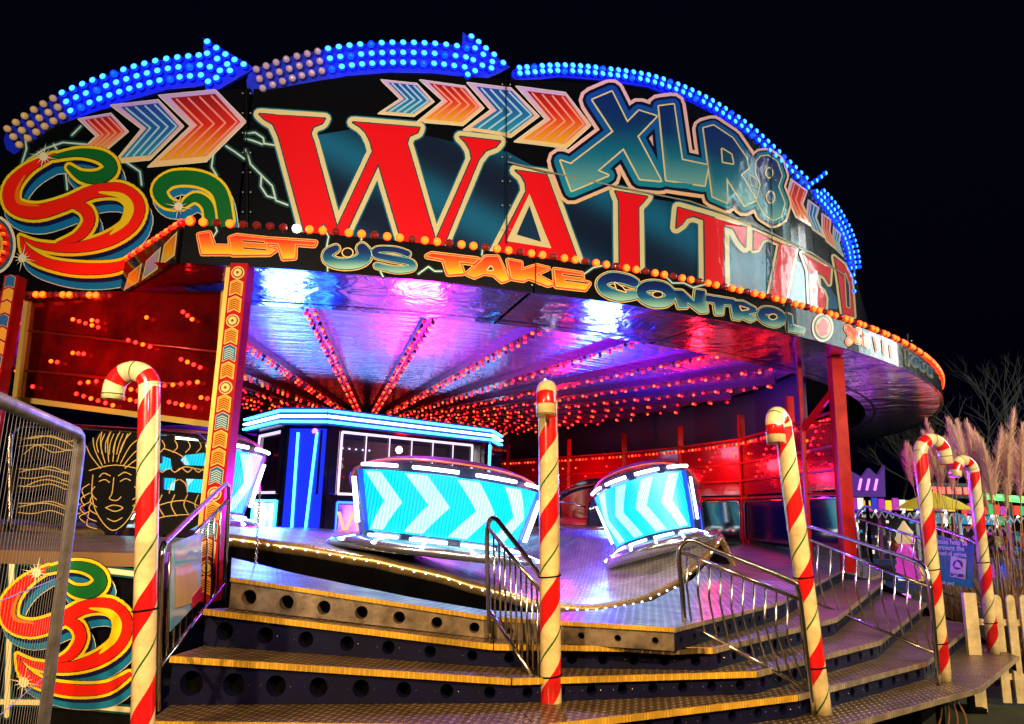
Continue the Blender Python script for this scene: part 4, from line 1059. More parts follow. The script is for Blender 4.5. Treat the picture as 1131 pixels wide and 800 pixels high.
# patterned pillar on the left
pc=atz(268,296,ZB); pc.z=.68; pillar=thing('patterned_pillar','red pillar with painted gold and blue chevrons beside the red panel','column',pc)
ptop=Vector((pc.x,pc.y,ZB+.02))
tl=S_pl=plane_fn((pc.x-.5,pc.y),(pc.x+.5,pc.y),.0)
m=MB(); m.beam(pc,ptop,.20,.22); m.build('shaft',REDP,pillar)
zt=[(0.10,'g'),(.15,'m'),]
def pl_local(u,v,off): return Vector((pc.x+u,pc.y-.10-off,v))
Spl=lambda x,y,off: Vector((pc.x-.005+(x-50)/100*.19,pc.y-.11-off,ZB-(y/100.)*.19))
seq=['m','c','o','m','o','b','o','m','o','b','o','o','b','m','o','b','o','m','o','b']
y=6
for k,s_ in enumerate(seq):
    if s_=='m':
        art_part('painted_medallion',Spl,[([ell(50,y+45,40,40,20)],(.75,.50,.18)),([ell(50,y+45,33,33,20)],(.20,.05,.01)),([ell(50,y+45,25,25,18)],(.80,.55,.20)),([ell(50,y+45,9,9,12)],(.2,.05,.01))],pillar,grid=0,base=.003); y+=92
    else:
        cc=(.85,.30,.02) if s_ in 'oc' else (.01,.12,.28)
        q=[(14,y+14),(50,y-4),(86,y+14),(86,y+96),(50,y+78),(14,y+96)]
        ln=sum((stroke([(22,y+30+j*13),(50,y+16+j*13),(78,y+30+j*13)],2.4) for j in range(5)),[])
        art_part('painted_chevron',Spl,[(grown(q,3),(.80,.58,.22)),([q],cc),(ln,(.02,.02,.01) if s_!='b' else (.45,.60,.45))],pillar,grid=0,base=.003); y+=104
    if y>1840: break
m=MB(); m.beam((pc.x-.16,pc.y+.02,.8),(pc.x-.16,pc.y+.02,ZB),.05,.08); m.build('gold_edge',GOLD,pillar)
# far left pillar
p2=aty(-30,585,8.6); p2.z=.9
m=MB(); fl=thing('patterned_pillar','red and gold painted pillar behind the mesh barrier','column',p2)
m.beam((p2.x,p2.y,.9),(p2.x,p2.y,ZB),.17,.17); m.build('shaft',REDP,fl)
Sp2=lambda x,y,off: Vector((p2.x+(x-50)/100*.16,p2.y-.085-off,ZB-(y/100.)*.16))
y=6
for k in range(20):
    q=[(14,y+14),(50,y-4),(86,y+14),(86,y+96),(50,y+78),(14,y+96)]
    art_part('painted_chevron',Sp2,[(grown(q,3),(.80,.58,.22)),([q],(.85,.35,.03) if k%3 else (.03,.12,.3))],fl,grid=0,base=.003); y+=104
# hanging chain
ch0=aty(287,545,pc.y-.25); chn=thing('hanging_chain','thin steel chain hanging beside the patterned pillar','chain',ch0)
m=MB(); 
for k in range(34):
    t=k/33; q=ch0.lerp(aty(281,648,pc.y-.25),t); ax=(1,0,0) if k%2 else (0,1,0)
    pts=[q+(Vector((math.cos(a)*.012,0,math.sin(a)*.021)) if k%2 else Vector((0,math.cos(a)*.012,math.sin(a)*.021))) for a in (2*PI*j/8 for j in range(9))]
    m.tube(pts,.0045,4,caps=False)
m.build('chain_links',CHROME,chn)

# ================================================================== LEFT BAY: red panel, cut-out, lower scroll panel
PLA,PLB=(-8.0,9.75),(-3.35,8.75)
SL=plane_fn(PLA,PLB)
bay=thing('red_mirror_panel','large glossy red panel in a gold frame, small bulbs standing in for reflections','panel',SL(130,470))
REDT=mat('red_mirror_sheet',(.26,.003,.003),.18,.4,coat=.4); add_wear(REDT,1.2,.5,.5,.08)
bpx=[(34,322),(250,322),(240,470),(20,441)]
m=MB(); m.poly([SL(x,y,0) for x,y in bpx]); m.build('acrylic_sheet',REDT,bay)
for a,b in ((3,0),(1,2),(2,3)):
    m=MB(); m.beam(SL(*bpx[a],.03),SL(*bpx[b],.03),.06,.07); m.build('frame',GOLD,bay)
for q in ((34,366,246,390),(30,410,200,425)):
    m=MB(); m.tube([SL(q[0],q[1],.03),SL(q[2],q[3],.03)],.02,6); m.build('cross_bar',mat('bar_red',(.3,.01,.01),.3,.5),bay)
# lit bulbs set on the sheet in place of mirrored bulbs
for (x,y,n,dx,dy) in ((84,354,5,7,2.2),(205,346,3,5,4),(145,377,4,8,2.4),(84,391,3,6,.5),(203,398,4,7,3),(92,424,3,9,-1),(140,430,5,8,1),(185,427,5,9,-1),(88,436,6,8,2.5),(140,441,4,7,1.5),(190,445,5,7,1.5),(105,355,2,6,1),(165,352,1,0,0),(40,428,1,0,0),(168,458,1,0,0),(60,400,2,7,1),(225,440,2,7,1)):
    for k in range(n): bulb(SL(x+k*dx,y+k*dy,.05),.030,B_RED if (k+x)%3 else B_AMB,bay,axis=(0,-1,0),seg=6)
# ornamental cut-out
SLc=plane_fn(PLA,PLB,.02)
orn=thing('ornamental_cutout','black cut-out feathered head outlined in gold inside a steel frame','ornament',SL(125,590))
m=MB(); 
head=[[(100,490),(112,478),(130,471),(150,474),(162,482),(170,498),(165,520),(160,545),(150,565),(138,585),(120,590),(108,580),(98,560),(92,535),(93,510)],
      [(20,480),(60,475),(90,480),(100,500),(90,512),(60,506),(25,510)],[(15,515),(60,512),(95,520),(95,545),(60,540),(15,545)],[(15,552),(55,548),(90,556),(100,575),(60,580),(20,572)],
      [(178,484),(228,488),(230,500),(205,503),(200,508),(205,514),(230,515),(230,530),(180,528),(178,522),(192,518),(190,507),(178,503)],[(175,540),(225,545),(228,575),(205,588),(175,590),(150,588),(160,560)],[(196,528),(206,528),(208,545),(194,545)],[(163,500),(180,498),(180,512),(165,515)],[(160,520),(182,520),(182,545),(160,560)],[(118,585),(130,585),(130,600),(118,600)],
      [(60,505),(72,505),(72,515),(60,515)],[(60,540),(75,540),(75,552),(60,552)],[(186,478),(194,478),(194,486),(186,486)]]
o=None; mm=MB(); fill(mm,SLc,head,(0,0,0),0,0); mm.c={}; o=mm.build('cutout',mat('black_cutout',(.003,.003,.003),.4),orn); o.modifiers.new('t','SOLIDIFY').thickness=.03; o.modifiers['t'].offset=0
gl=[]
R_=random.Random(3)
for k in range(9): a=-2.9+k*.33; gl.append(cr([(128+14*math.cos(a),520+10*math.sin(a)),(128+26*math.cos(a+.12),512+24*math.sin(a+.1)),(128+34*math.cos(a+.3),508+34*math.sin(a+.2))],4))
gl+=[cr([(113,527),(118,523),(125,526)],4),cr([(134,526),(141,522),(148,525)],4),cr([(113,532),(119,530),(124,533)],4),cr([(136,532),(142,529),(147,531)],4),cr([(129,528),(127,545),(124,551),(132,553),(137,549)],4),cr([(120,561),(129,558),(139,561),(130,565),(120,561)],4),cr([(122,573),(130,576),(138,572)],4),cr([(106,525),(105,548),(112,570),(128,586),(146,572),(155,548),(156,525)],5),cr([(102,520),(130,514),(160,519)],4)]
for s_ in (-1,1):
    for k in range(4): gl.append(cr([(130+s_*28,535+k*10),(130+s_*(36+k),541+k*10),(130+s_*33,550+k*9)],4))
gl+=[cr([(150,580),(175,560),(205,553),(224,560)],5),cr([(160,586),(180,572),(215,568)],5),cr([(205,505),(196,500),(184,496)],4),cr([(200,520),(208,516),(228,520)],4),cr([(190,545),(192,535),(200,530)],4),cr([(210,545),(208,535),(202,530)],4),
     cr([(25,487),(50,482),(75,488),(92,500)],5),cr([(30,502),(45,492),(62,500),(80,497)],5),cr([(25,522),(50,518),(88,526)],4),cr([(30,538),(55,530),(88,540)],4),cr([(25,560),(55,556),(85,566)],4)]
for k in range(7): gl.append(cr([(112+4*k,500+(k%2)*2),(110+5*k,490),(114+5*k,480)],3))
for yy in (484,494,518,528,537,556,566): gl.append(cr([(24,yy),(40,yy+3*math.sin(yy)),(60,yy-2),(78,yy+4),(92,yy+1)],4))
for xx in (182,196,210,222): gl+=[cr([(xx,487),(xx+3,494),(xx-2,500)],3),cr([(xx,547),(xx-4,558),(xx+2,570)],3),cr([(xx-6,517),(xx,522),(xx+5,518)],3)]
for k in range(5): gl.append(cr([(108-2*k,538+9*k),(104-k,545+9*k),(110,552+8*k)],3)); gl.append(cr([(152+2*k,538+8*k),(158,545+8*k),(150,552+7*k)],3))
art_part('gold_linework',SLc,[(sum((stroke(p,.55) for p in gl),[]),(.62,.42,.12))],orn,grid=0,base=.03)
m=MB(); fr=cr([(14,580),(14,490),(20,476),(34,470),(120,474),(210,481),(226,487),(232,500),(233,575),(228,590),(210,602),(120,598),(40,590),(18,590)],6)
m.tube([SL(x,y,.05) for x,y in fr]+[SL(*fr[0],.05)],.035,8); m.build('steel_frame',CHROME,orn)
# low side stage and scroll panel
YS=5.75
zs=aty(80,612,YS).z
S5=plane_fn((-5,YS),(0,YS-.0))
stage=thing('side_stage','low side stage with a black front panel painted with a red scroll','platform',S5(85,790))
a,b=S5(-60,605),S5(172,621)
m=MB(); m.poly([S5(-90,612),S5(176,612),SL(256,588,.0)+Vector((0,0,0)),Vector((-8,9.75,zs))]) 
dk=MB(); dk.prism([(a.x,YS),(b.x,YS),(-3.45,8.6),(-8.0,9.6)],zs-.08,zs); dk.build('stage_floor',DECKM,stage)
m=MB(); m.beam((a.x,YS-.03,zs-.03),(b.x,YS-.03,zs-.03),.05,.10); m.build('edge_trim',mat('bronze_trim',(.35,.20,.10),.35,.8),stage)
m=MB(); m.quad((a.x,YS,-.0),(b.x,YS,-.0),(b.x,YS,zs-.08),(a.x,YS,zs-.08)); o=m.build('front_panel',BLACKP,stage); o.modifiers.new('t','SOLIDIFY').thickness=.04; o.modifiers['t'].offset=1 if False else -1
m=MB(); m.quad((b.x,YS,0),(-3.45,8.6,0),(-3.45,8.6,zs-.08),(b.x,YS,zs-.08)); m.build('side_panel',BLACKP,stage)
S5n=plane_fn((-5,YS-.045),(0,YS-.045))
Tm=lambda x,y:(x*.92, 622+(y-168)*1.07)
art_part('painted_border',S5n,[(stroke([(8,790),(14,618),(150,634),(168,636)],5.5)+stroke([(-5,775),(60,776),(165,786)],5.5),(.005,.06,.07)),(stroke([(8,790),(14,618),(150,634),(168,636)],3)+stroke([(-5,775),(60,776),(165,786)],3),(.72,.64,.40))],stage,grid=0,base=.004)
scrolls(S5n,Tm,1.0,stage,base=.012)
star(S5n,45,632,18,stage,base=.05); star(S5n,31,752,20,stage,base=.05)

# ================================================================== CROWD BARRIER (left foreground)
Pb=Vector(aty(90,480,2.45)); B0=Vector((Pb.x,Pb.y,0)); Bf=Vector(aty(0,432,1.62)); dB=(Vector((Bf.x,Bf.y,0))-B0); B1=B0+dB*2.2
hB=Pb.z
bar=thing('mesh_barrier','tall galvanised mesh fence panel beside a candy cane','barrier',B0)
Z=Vector((0,0,1)); foot=aty(48,800,2.45); foot=B0+(foot-Pb)*(Pb.z/(Pb.z-foot.z))+Vector((0,0,Pb.z-0)) ; foot.z=0
m=MB(); m.tube([B0+Z*.0,B0+Z*(hB-.06),B0+Z*hB+dB.normalized()*.05,B1+Z*hB],.0,8) if False else None
m=MB(); m.tube([foot,B0+Z*(hB-.05),B0+Z*(hB-.01)+dB.normalized()*.03,B0+Z*hB+dB.normalized()*.08,B1+Z*hB],.018,10); m.build('frame',GALV,bar)
m=MB(); m.tube([B1,B1+Z*hB],.021,8); m.build('frame',GALV,bar)
m=MB(); Lb=(B1-B0).length; db=dB.normalized(); nw=int(Lb/.030)
for i in range(1,nw): q=B0+db*(Lb*i/nw); m.tube([q+Z*.05,q+Z*(hB-.01)],.0007,4,caps=False)
for z in (.1,.45,.8,1.15,1.45): 
    m.tube([B0+Z*z,B1+Z*z],.002,4,caps=False)
m.build('wire_mesh',GALV,bar)
m=MB(); m.box(B0+Z*.07,(.25,.7,.14),0); m.build('foot_block',mat('concrete_foot',(.2,.19,.18),.9),bar)

# ================================================================== CANDY CANES
def cane(label,basepx,basez,toppx,r,hookR,hookdir,Yfix=None,drop=.16,turn=PI,twist=0):
    b=atz(*basepx,basez); 
    t=aty(toppx[0],toppx[1],b.y if Yfix is None else Yfix)
    ax=(t-b).normalized(); t=t-ax*(hookR+r)           # straight part ends here
    c=thing('candy_cane',label,'decoration',b,'giant candy canes along the steps')
    h=Vector(hookdir); h=(h-ax*h.dot(ax)).normalized()
    pts=[b.lerp(t,i/14) for i in range(15)]
    cc=t+h*hookR
    for i in range(1,15):
        a=turn*i/14; pts.append(cc-h*hookR*math.cos(a)+ax*hookR*math.sin(a))
    e=pts[-1]; dd=(pts[-1]-pts[-2]).normalized(); pts.append(e+dd*drop)
    m=MB(); m.tube(pts,r,20,uv=True,ring0=14); m.build('stick',CANDY,c)
    for z in (.35,1.05):
        q=b+ax*z; m=MB(); k=len(pts); m.tube([q+Vector((math.cos(a)*(r+.004),math.sin(a)*(r+.004),.01*math.cos(a))) for a in (2*PI*j/20 for j in range(21))],.006,5,caps=False); m.build('cable_tie',DARK,c)
    return c,b,t,ax
cane('candy cane beside the mesh barrier, hook curling over the cut-out head',(156,880),.0,(166,397),.068,.125,(-1,.10,0),drop=.05)
cane('candy cane standing in the middle of the steps, hook turned towards the camera',(609,803),.17,(605,422),.078,.105,(-.12,-1,0),drop=.12)
cane('leaning candy cane with a short hook, in front of the red fence',(908,788),.17,(862,450),.078,.10,(-.75,-.9,0),drop=.14)
cane('candy cane between the teal notice and the steps, large hook meeting its neighbour',(1043,752),.17,(1014,478),.068,.155,(1,.25,0),drop=.10)
cane('candy cane beside the picket fence, its hook meeting its neighbour',(1098,722),.17,(1073,503),.068,.15,(-1,-.35,0),drop=.06)

# ================================================================== HANDRAILS
def handrail(label,A,B,tops,second,bottom,posts,bal,r=.021,bend=.3,cat='handrail'):
    S=plane_fn((A.x,A.y),(B.x,B.y)); h=thing('handrail',label,cat,A,'steel handrails on the steps')
    m=MB(); m.tube([S(x,y) for x,y in cr(tops,5)],r,10); m.build('top_rail',CHROME,h)
    if second: m=MB(); m.tube([S(x,y) for x,y in second],r*.8,8); m.build('middle_rail',CHROME,h)
    m=MB(); m.tube([S(x,y) for x,y in bottom],r*.8,8); m.build('bottom_rail',CHROME,h)
    for ps in posts: m=MB(); m.tube([S(x,y) for x,y in ps],r,8); m.build('post',CHROME,h)
    src=second or tops
    def yat(L,x):
        for a,b in zip(L,L[1:]):
            if min(a[0],b[0])<=x<=max(a[0],b[0]) and a[0]!=b[0]: return a[1]+(b[1]-a[1])*(x-a[0])/(b[0]-a[0])
        return L[-1][1]
    for (x0,x1) in bal:
        y0,y1=yat(src,x0),yat(bottom,x1)
        m=MB()
        if bend: m.tube([S(x0,y0),S(x0-.5,y0+(y1-y0)*.45),S(x1,y1)],r*.45,6)
        else: m.tube([S(x0,y0),S(x1,y1)],r*.45,6)
        m.build('baluster',CHROME,h)
    return h,S
A=atz(757,710,.68);B=atz(899,790,.17)
handrail('steel handrail sloping down to the leaning candy cane',A,B,[(757,709),(754,660),(750,615),(753,602),(764,597),(790,608),(870,640),(881,652),(886,680),(898,790)],
 [(751,609),(885,663)],[(757,687),(895,764)],[],[(759+i*12.3,764+i*14.0) for i in range(10)])
A=atz(893,668,.68);B=atz(1037,757,.17)
handrail('steel handrail below the one with the teal notice',A,B,[(893,668),(890,610),(886,590),(892,583),(905,585),(960,603),(1012,621),(1024,634),(1029,665),(1037,757)],
 [(889,594),(1030,650)],[(893,662),(1033,722)],[],[(903+i*14.2,912+i*14.6) for i in range(9)])
A=atz(950,637,.85);B=atz(1096,722,.17)
hr3,S3=handrail('steel handrail carrying the teal notice',A,B,[(952,637),(948,590),(946,572),(952,563),(964,561),(1030,582),(1070,596),(1080,604),(1084,625),(1096,722)],
 [(947,573),(1082,615)],[(951,622),(1088,672)],[],[(957+i*13,962+i*13) for i in range(9)])
A=atz(541,708,.68);B=atz(601,804,.17)
handrail('steel handrail running down to the cane that stands mid steps',A,B,[(541,707),(539,640),(538,590),(541,575),(547,573),(556,583),(595,634),(600,650),(602,804)],
 [(539,583),(599,655)],[(540,674),(599,764)],[],[(545+i*6,547+i*6) for i in range(9)],r=.02,bend=0)
A=atz(246,670,.68);B=atz(174,784,.34)
hrL,S6=handrail('steel handrail with a faded poster, beside the scroll painted panel',A,B,[(247,668),(250,600),(253,545),(250,536),(243,540),(190,592),(180,606),(177,640),(174,784)],
 [(252,552),(192,612)],[(247,645),(172,742)],[],[(244-i*7,240-i*7) for i in range(9)],bend=0)
# poster on the left rail
pos=thing('poster','faded pale blue poster with a beige shape tied to a handrail','poster',S6(200,640,.03))
art_part('sheet',S6,[([[(184,600),(218,588),(217,662),(182,698)]],grad(590,700,(.25,.50,.65),(.45,.60,.70),(.08,.30,.35))),([[(186,604),(214,594),(214,618),(186,622)]],lambda x,y:(.15+.4*(math.sin(x*1.3+y*.9)>.2),.40+.3*(math.sin(x+y*.5)>.1),.60)),([[(187,628),(201,622),(211,632),(214,650),(213,664),(187,672)]],(.72,.45,.14)),([[(205,660),(217,646),(216,662),(206,672)]],(.65,.02,.06))],pos,grid=5,base=.03)
pos.children[0].modifiers.new('t','SOLIDIFY').thickness=.004; pos.children[0].modifiers['t'].offset=-1
# teal notice on the far rail
note=thing('notice_board','teal notice reading Please help us prevent the spread of germs','sign',S3(1057,620,.04))
qn=[(1031,589),(1080,602),(1078,650),(1033,642)]
art_part('board',S3,[([qn],grad(590,650,(.005,.17,.24),(.006,.22,.26),(.01,.28,.24))),(sum((stroke([(1034+k*4,600+k*2),(1040+k*3,622),(1036+k*2,641)],.5) for k in range(4)),[]),(.05,.30,.32)),([[(1055,614),(1072,618),(1071,640),(1054,637)]],(.75,.70,.62)),([ell(1063,624,5.5,5.5,16)],(.02,.03,.10)),([[(1060,626),(1062,620),(1065,622),(1068,628)]],(.7,.7,.7)),([[(1056,632),(1070,634.5),(1070,638),(1056,636)]],(.03,.04,.15))],note,grid=0,base=.05,step=.006)
note.children[0].modifiers.new('t','SOLIDIFY').thickness=.004; note.children[0].modifiers['t'].offset=-1
WT=mat('white_lettering',(.8,.8,.8),.5)
dn=(S3(1080,602)-S3(1031,589)); xdn=dn.normalized(); ydn=Vector((0,0,1)); ndn=(S3(1050,610,1)-S3(1050,610,0)).normalized()
xh=Vector((xdn.x,xdn.y,0)).normalized()
for txt,x,y,s_ in (('Please help us',1056,600,.092),('prevent the',1056,606.5,.092),('spread of germs',1055,612.5,.080),('Thank you!',1050,644,.066)):
    text_mesh(txt,s_,S3(x,y+1.5,.085),xh,ydn,ndn,WT,'lettering',note,.001)
for k in range(2): pass
text_mesh('Wash your\nhands',.026,S3(1063,634.5,.11),xh,ydn,ndn,WT,'lettering',note,.001)

# ================================================================== RIGHT BACKGROUND
# picket fence
pk0=atz(1052,742,0); 
YP=9.2
pf=thing('picket_fence','low yellowish white picket fence in front of the pampas grass','fence',Vector((aty(1100,700,YP).x,YP,GZ)))
PICK=add_wear(mat('cream_pickets',(.70,.56,.30),.6),8,.25,.1)
xs=[1104.5+15*i for i in range(8)]
for x in xs:
    yy=YP; b=aty(x,700,yy); w=.105; h=aty(x,657,yy).z
    prof_=[(-w/2,GZ+.04),(w/2,GZ+.04),(w/2,h-.05),(w/2*.7,h-.015),(0,h),(-w/2*.7,h-.015),(-w/2,h-.05)]
    m=MB(); n=len(prof_); m.v+=[Vector((b.x+u,yy-.01,v)) for u,v in prof_]+[Vector((b.x+u,yy+.012,v)) for u,v in prof_]
    m.face(range(n)); m.face(range(2*n-1,n-1,-1))
    for i in range(n): j=(i+1)%n; m.face((i,n+i,n+j,j))
    m.build('picket',PICK,pf)
for z in (-.12,.50):
    a_=aty(1070,700,YP+.03).x; b2_=aty(1240,700,YP+.03).x; m=MB(); m.beam((a_,YP+.035,z),(b2_,YP+.035,z),.03,.07); m.build('rail',PICK,pf)
q=aty(1074,700,8.95); hq=aty(1072,655,8.95).z; gp_=thing('gate_post','flat cream wooden post beside the picket fence, behind the end of the handrail','post',(q.x,8.95,GZ)); m=MB(); m.box((q.x,8.95,(hq+GZ)/2),(.15,.05,hq-GZ)); m.build('board',PICK,gp_)
# pampas grass
STEMM=mat('dry_stem',(.40,.24,.12),.7); PLM=mat('pampas_plume',(.66,.44,.30),.85)
nz_=random.Random(11)
def pampas(label,px,y,n,spread,hmax,group='pampas grass clumps'):
    c=aty(px,600,y); c.z=GZ; t=thing('pampas_grass',label,'grass plant',c,group)
    for k in range(n):
        bx=c+Vector((nz_.uniform(-.25,.25),nz_.uniform(-.2,.2),0)); H=hmax*nz_.uniform(.82,1.0); lean=Vector((nz_.uniform(-1,1)*spread,nz_.uniform(-.5,.5)*spread,0))
        pts=[bx+lean*(u**1.6)*H+Vector((0,0,H*u)) for u in (0,.25,.5,.75,.88)]
        m=MB(); m.tube(pts,[.008,.007,.006,.005,.004],4); m.build('stem',STEMM,t)
        d_=(pts[-1]-pts[-2]).normalized(); pl=MB(); L=.80*nz_.uniform(.8,1.15); base=pts[-2].lerp(pts[-1],.4)
        side=Vector((nz_.uniform(-1,1),nz_.uniform(-1,1),0)).normalized()
        for j in range(330):
            u=nz_.random(); s=base+d_*(L*u)+side*(.10*u*u*L)
            w_=.125*math.sin(PI*min(1,u*.85+.12))**.8+.01
            a_=nz_.uniform(0,2*PI); rad=Vector((math.cos(a_),math.sin(a_),0)); e=s+rad*w_*nz_.uniform(.5,1.1)+d_*(.10+.08*nz_.random())+Vector((0,0,-.02*u))
            tw=Vector((-rad.y,rad.x,0))*.005; pl.poly([s-tw,s+tw,e])
            if j%2: 
                mid=s.lerp(e,.6); q=mid+rad*.02+d_*.05; pl.poly([mid-tw*.7,mid+tw*.7,q])
        pl.build('plume',PLM,t)
    lf=MB()
    for k in range(260):
        a_=nz_.uniform(0,2*PI); r0=nz_.uniform(0,.3); L=nz_.uniform(.9,1.9)*hmax/2.6; b=c+Vector((r0*math.cos(a_),r0*math.sin(a_),0)); out=Vector((math.cos(a_),math.sin(a_),0))*nz_.uniform(.1,.55)
        prev=b; tw=Vector((-out.y,out.x,0)).normalized()*.007
        for s_ in range(1,5):
            u=s_/4; q=b+out*L*u**1.8+Vector((0,0,L*u*(1-.25*u*u))); lf.quad(prev-tw,prev+tw,q+tw*(1-u),q-tw*(1-u)); prev=q
    lf.build('leaves',mat('dry_blades',(.22,.13,.06),.8),t)
pampas('pampas grass clump behind the pair of candy canes',1046,12.5,12,.15,3.8)
pampas('largest pampas grass clump, tall pinkish plumes above the picket fence',1104,10.3,15,.13,3.45)
pampas('outermost pampas grass clump, beyond the picket fence, leaning in',1150,10.8,10,.12,3.6)
# funfair stalls
TILE=[emit('tile_white',(1,.9,.8),.9),emit('tile_cream',(1,.6,.2),1.0),emit('tile_cyan',(.05,.55,1),.45),emit('tile_blue',(.03,.08,1),.45),emit('tile_magenta',(.9,.05,.8),.45),emit('tile_yellow',(1,.6,.03),1.0),emit('tile_red',(1,.04,.02),.8),mat('tile_dark',(.02,.02,.03),.4),emit('tile_green',(.05,.8,.2),.5)]
def stall(label,px,dist,w,h,fas,ins,seed,group='lit stalls across the fairground'):
    h+=.45; c=aty(px,560,dist); c.z=0; t=thing('funfair_stall',label,'stall',c,group); x,y=c.x,c.y; R_=random.Random(seed)
    m=MB(); m.box((x,y+1.5,h/2),(w,.08,h)); m.build('back_panel',mat('stall_back',(.03,.02,.04),.5),t)
    m=MB(); m.box((x,y+.7,h+.25),(w+.5,2.2,.12)); m.build('roof',mat('stall_roof',(.10,.03,.12),.5),t)
    m=MB(); n=int(w/.22)
    for k in range(n):
        xx=x-w/2+w*(k+.5)/n; hh=.26+.12*abs(math.sin(k*1.1))
        m.box((xx,y-.45,h+.05+hh/2),(w/n-.05,.06,hh),0,fas[k%len(fas)])
    m.build('fascia',TILE,t)
    m=MB(); 
    for k in range(n*2): a=(x-w/2+w*k/(n*2),y-.42,h-(.02 if k%2 else .22)); b=(x-w/2+w*(k+1)/(n*2),y-.42,h-(.22 if k%2 else .02)); m.beam(a,b,.03,.03)
    m.build('truss',mat('white_truss',(.7,.7,.75),.4),t)
    for k in range(0,n,2): bulb((x-w/2+w*(k+.5)/n,y-.50,h+.0),.035,B_WHT if k%3 else B_AMB,t,seg=6)
    for k in range(4):
        m=MB(); m.box((x-w/2+w*k/3,y-.3,h/2),(.10,.10,h)); m.build('post',mat('stall_post_%d'%(k%2),((.6,.55,.6),(.35,.05,.3))[k%2],.4),t)
    m=MB(); m.box((x,y-.3,.45),(w,.3,.9)); o=m.build('counter',mat('stall_counter',(.04,.05,.20),.4),t)
    m=MB()
    for k in range(int(w/.5)): m.box((x-w/2+.25+.5*k,y-.47,.5),(.34,.03,.45),0,ins[(k*2+1)%len(ins)])
    m.build('counter_panel',TILE,t)
    rows=int((h-1.0)/.17); cols=int(w/.20)
    for r_ in range(rows):
        for k in range(cols):
            if R_.random()<.62: continue
            m=MB(); m.box((x-w/2+.15+.20*k+R_.uniform(-.03,.03),y+1.40,1.05+.17*r_),(R_.uniform(.05,.15),.05,R_.uniform(.05,.14)),0); m.build('prize',TILE[R_.choice(ins)],t)
    for k in range(int(w*1.6)):
        m=MB(); q=Vector((x-w/2+.3+R_.random()*(w-.6),y+.7,1.05+R_.random()*(h-1.6))); s_=R_.uniform(.08,.16)
        m.sphere(q,s_,8,6,0,(1,.8,1.1)); m.sphere(q+Vector((0,-.03,s_*1.3)),s_*.65,8,6); m.sphere(q+Vector((-s_*.5,0,s_*1.8)),s_*.25,6,4); m.sphere(q+Vector((s_*.5,0,s_*1.8)),s_*.25,6,4)
        m.build('toy',mat('toy_%d'%(k%5),[(.7,.1,.1),(.1,.5,.6),(.8,.7,.3),(.6,.1,.6),(.15,.12,.1)][k%5],.7),t)
    t.location.z=GZ
    return t
stall('cream lit stall with yellow and purple fascia tiles',985,24,3.6,1.95,(5,4,0,5,3,4),(0,1,1,2,7,7,3),1)
stall('cyan lit stall behind the pair of candy canes',1062,27,3.0,1.55,(2,2,0,8),(2,0,2,8,7),2)
stall('red and magenta lit stall beyond the pampas grass',1130,26,5.0,1.9,(6,4,7,6,8),(6,7,7,4,7,3),3)
stall('blue lit stall partly hidden by the red column',948,27,2.0,1.9,(3,2,4),(3,2,7,4),4)
# added light towers out of view, there only to mirror in the varnished sign
for label,px_,py_,hh,sd in (('taller added tower of white light panels, unseen, mirrored in the sign',25.0,12.0,19.0,5),('shorter added tower of white light panels, unseen, behind the taller one',25.0,18.5,16.0,6)):
    t=thing('reflection_tower',label,'reflection tower',(px_,py_,0)); R_=random.Random(sd)
    m=MB(); m.box((px_+.4,py_,hh/2),(.5,5.2,hh)); m.build('tower_wall',mat('reflection_tower_wall',(.1,.1,.12),.5),t)
    for k in range(9):
        m=MB(); yy=py_-2.3+.57*k; z0=R_.uniform(3,8); z1=hh-R_.uniform(.2,3.5); m.beam((px_,yy,z0),(px_,yy,z1),R_.uniform(.10,.42),.06); m.build('light_panel',emit('reflection_panel_%d'%(k%3),((.85,1,.95),(.6,.95,.9),(1,.95,.9))[k%3],26),t)
c=aty(1098,548,25); m=MB(); m.tube([Vector((c.x-1.8,25,c.z+.25)),Vector((c.x-.5,25,c.z+.0)),Vector((c.x+1,25,c.z-.1)),Vector((c.x+3,25,c.z-.12))],.11,8)
gs=thing('green_neon_strip','long green neon strip high behind the pampas plumes','light strip',c); m.build('tube',emit('green_neon',(.1,1,.15),2.2),gs)
c=aty(1048,542,24.6); rs=thing('red_sign','small red lit sign behind the candy canes','sign',c); m=MB(); m.box(c,(1.5,.1,.5)); m.build('board',mat('dark_board',(.02,.01,.02),.4),rs)
for k in range(5): m=MB(); m.box(c+Vector((-.56+.28*k,-.07,0)),(.19,.03,.22)); m.build('lit_tile',emit('red_sign_light',(1,.08,.05),3),rs)
# ghost-like lit figure prop and purple kerb light
c=aty(1000,600,20.5); gp=thing('light_up_cone','pink and cream light up ice cream cone model standing by the cream stall','prop',Vector((c.x,20.5,0)))
m=MB(); pr=[(0,0)]+[(.30*(1-.05*k)+.05*(k%2),.08+.10*k) for k in range(9)]+[(.1,1.0)]; m.lathe(pr,(c.x,20.5,0.05),14); m.build('body',emit('pink_glow',(1,.06,.75),.55),gp)
m=MB(); m.lathe([(.20,1.0),(.26,1.12),(.20,1.25),(.22,1.32),(.12,1.45),(.02,1.62)],(c.x,20.5,.05),14); m.build('swirl',emit('cream_glow',(1,.7,.35),.6),gp)
a_,b2_=atz(932,663,.25),atz(1004,666,.25); pk=thing('purple_light_bar','purple glowing light bar low beyond the end of the steps','light strip',a_)
y_=12.5; a_=aty(938,656,y_); b2_=aty(1004,660,y_); m=MB(); m.beam(a_,b2_,.12,.10); m.build('tube',emit('purple_tube',(.75,.15,.95),1.6),pk)
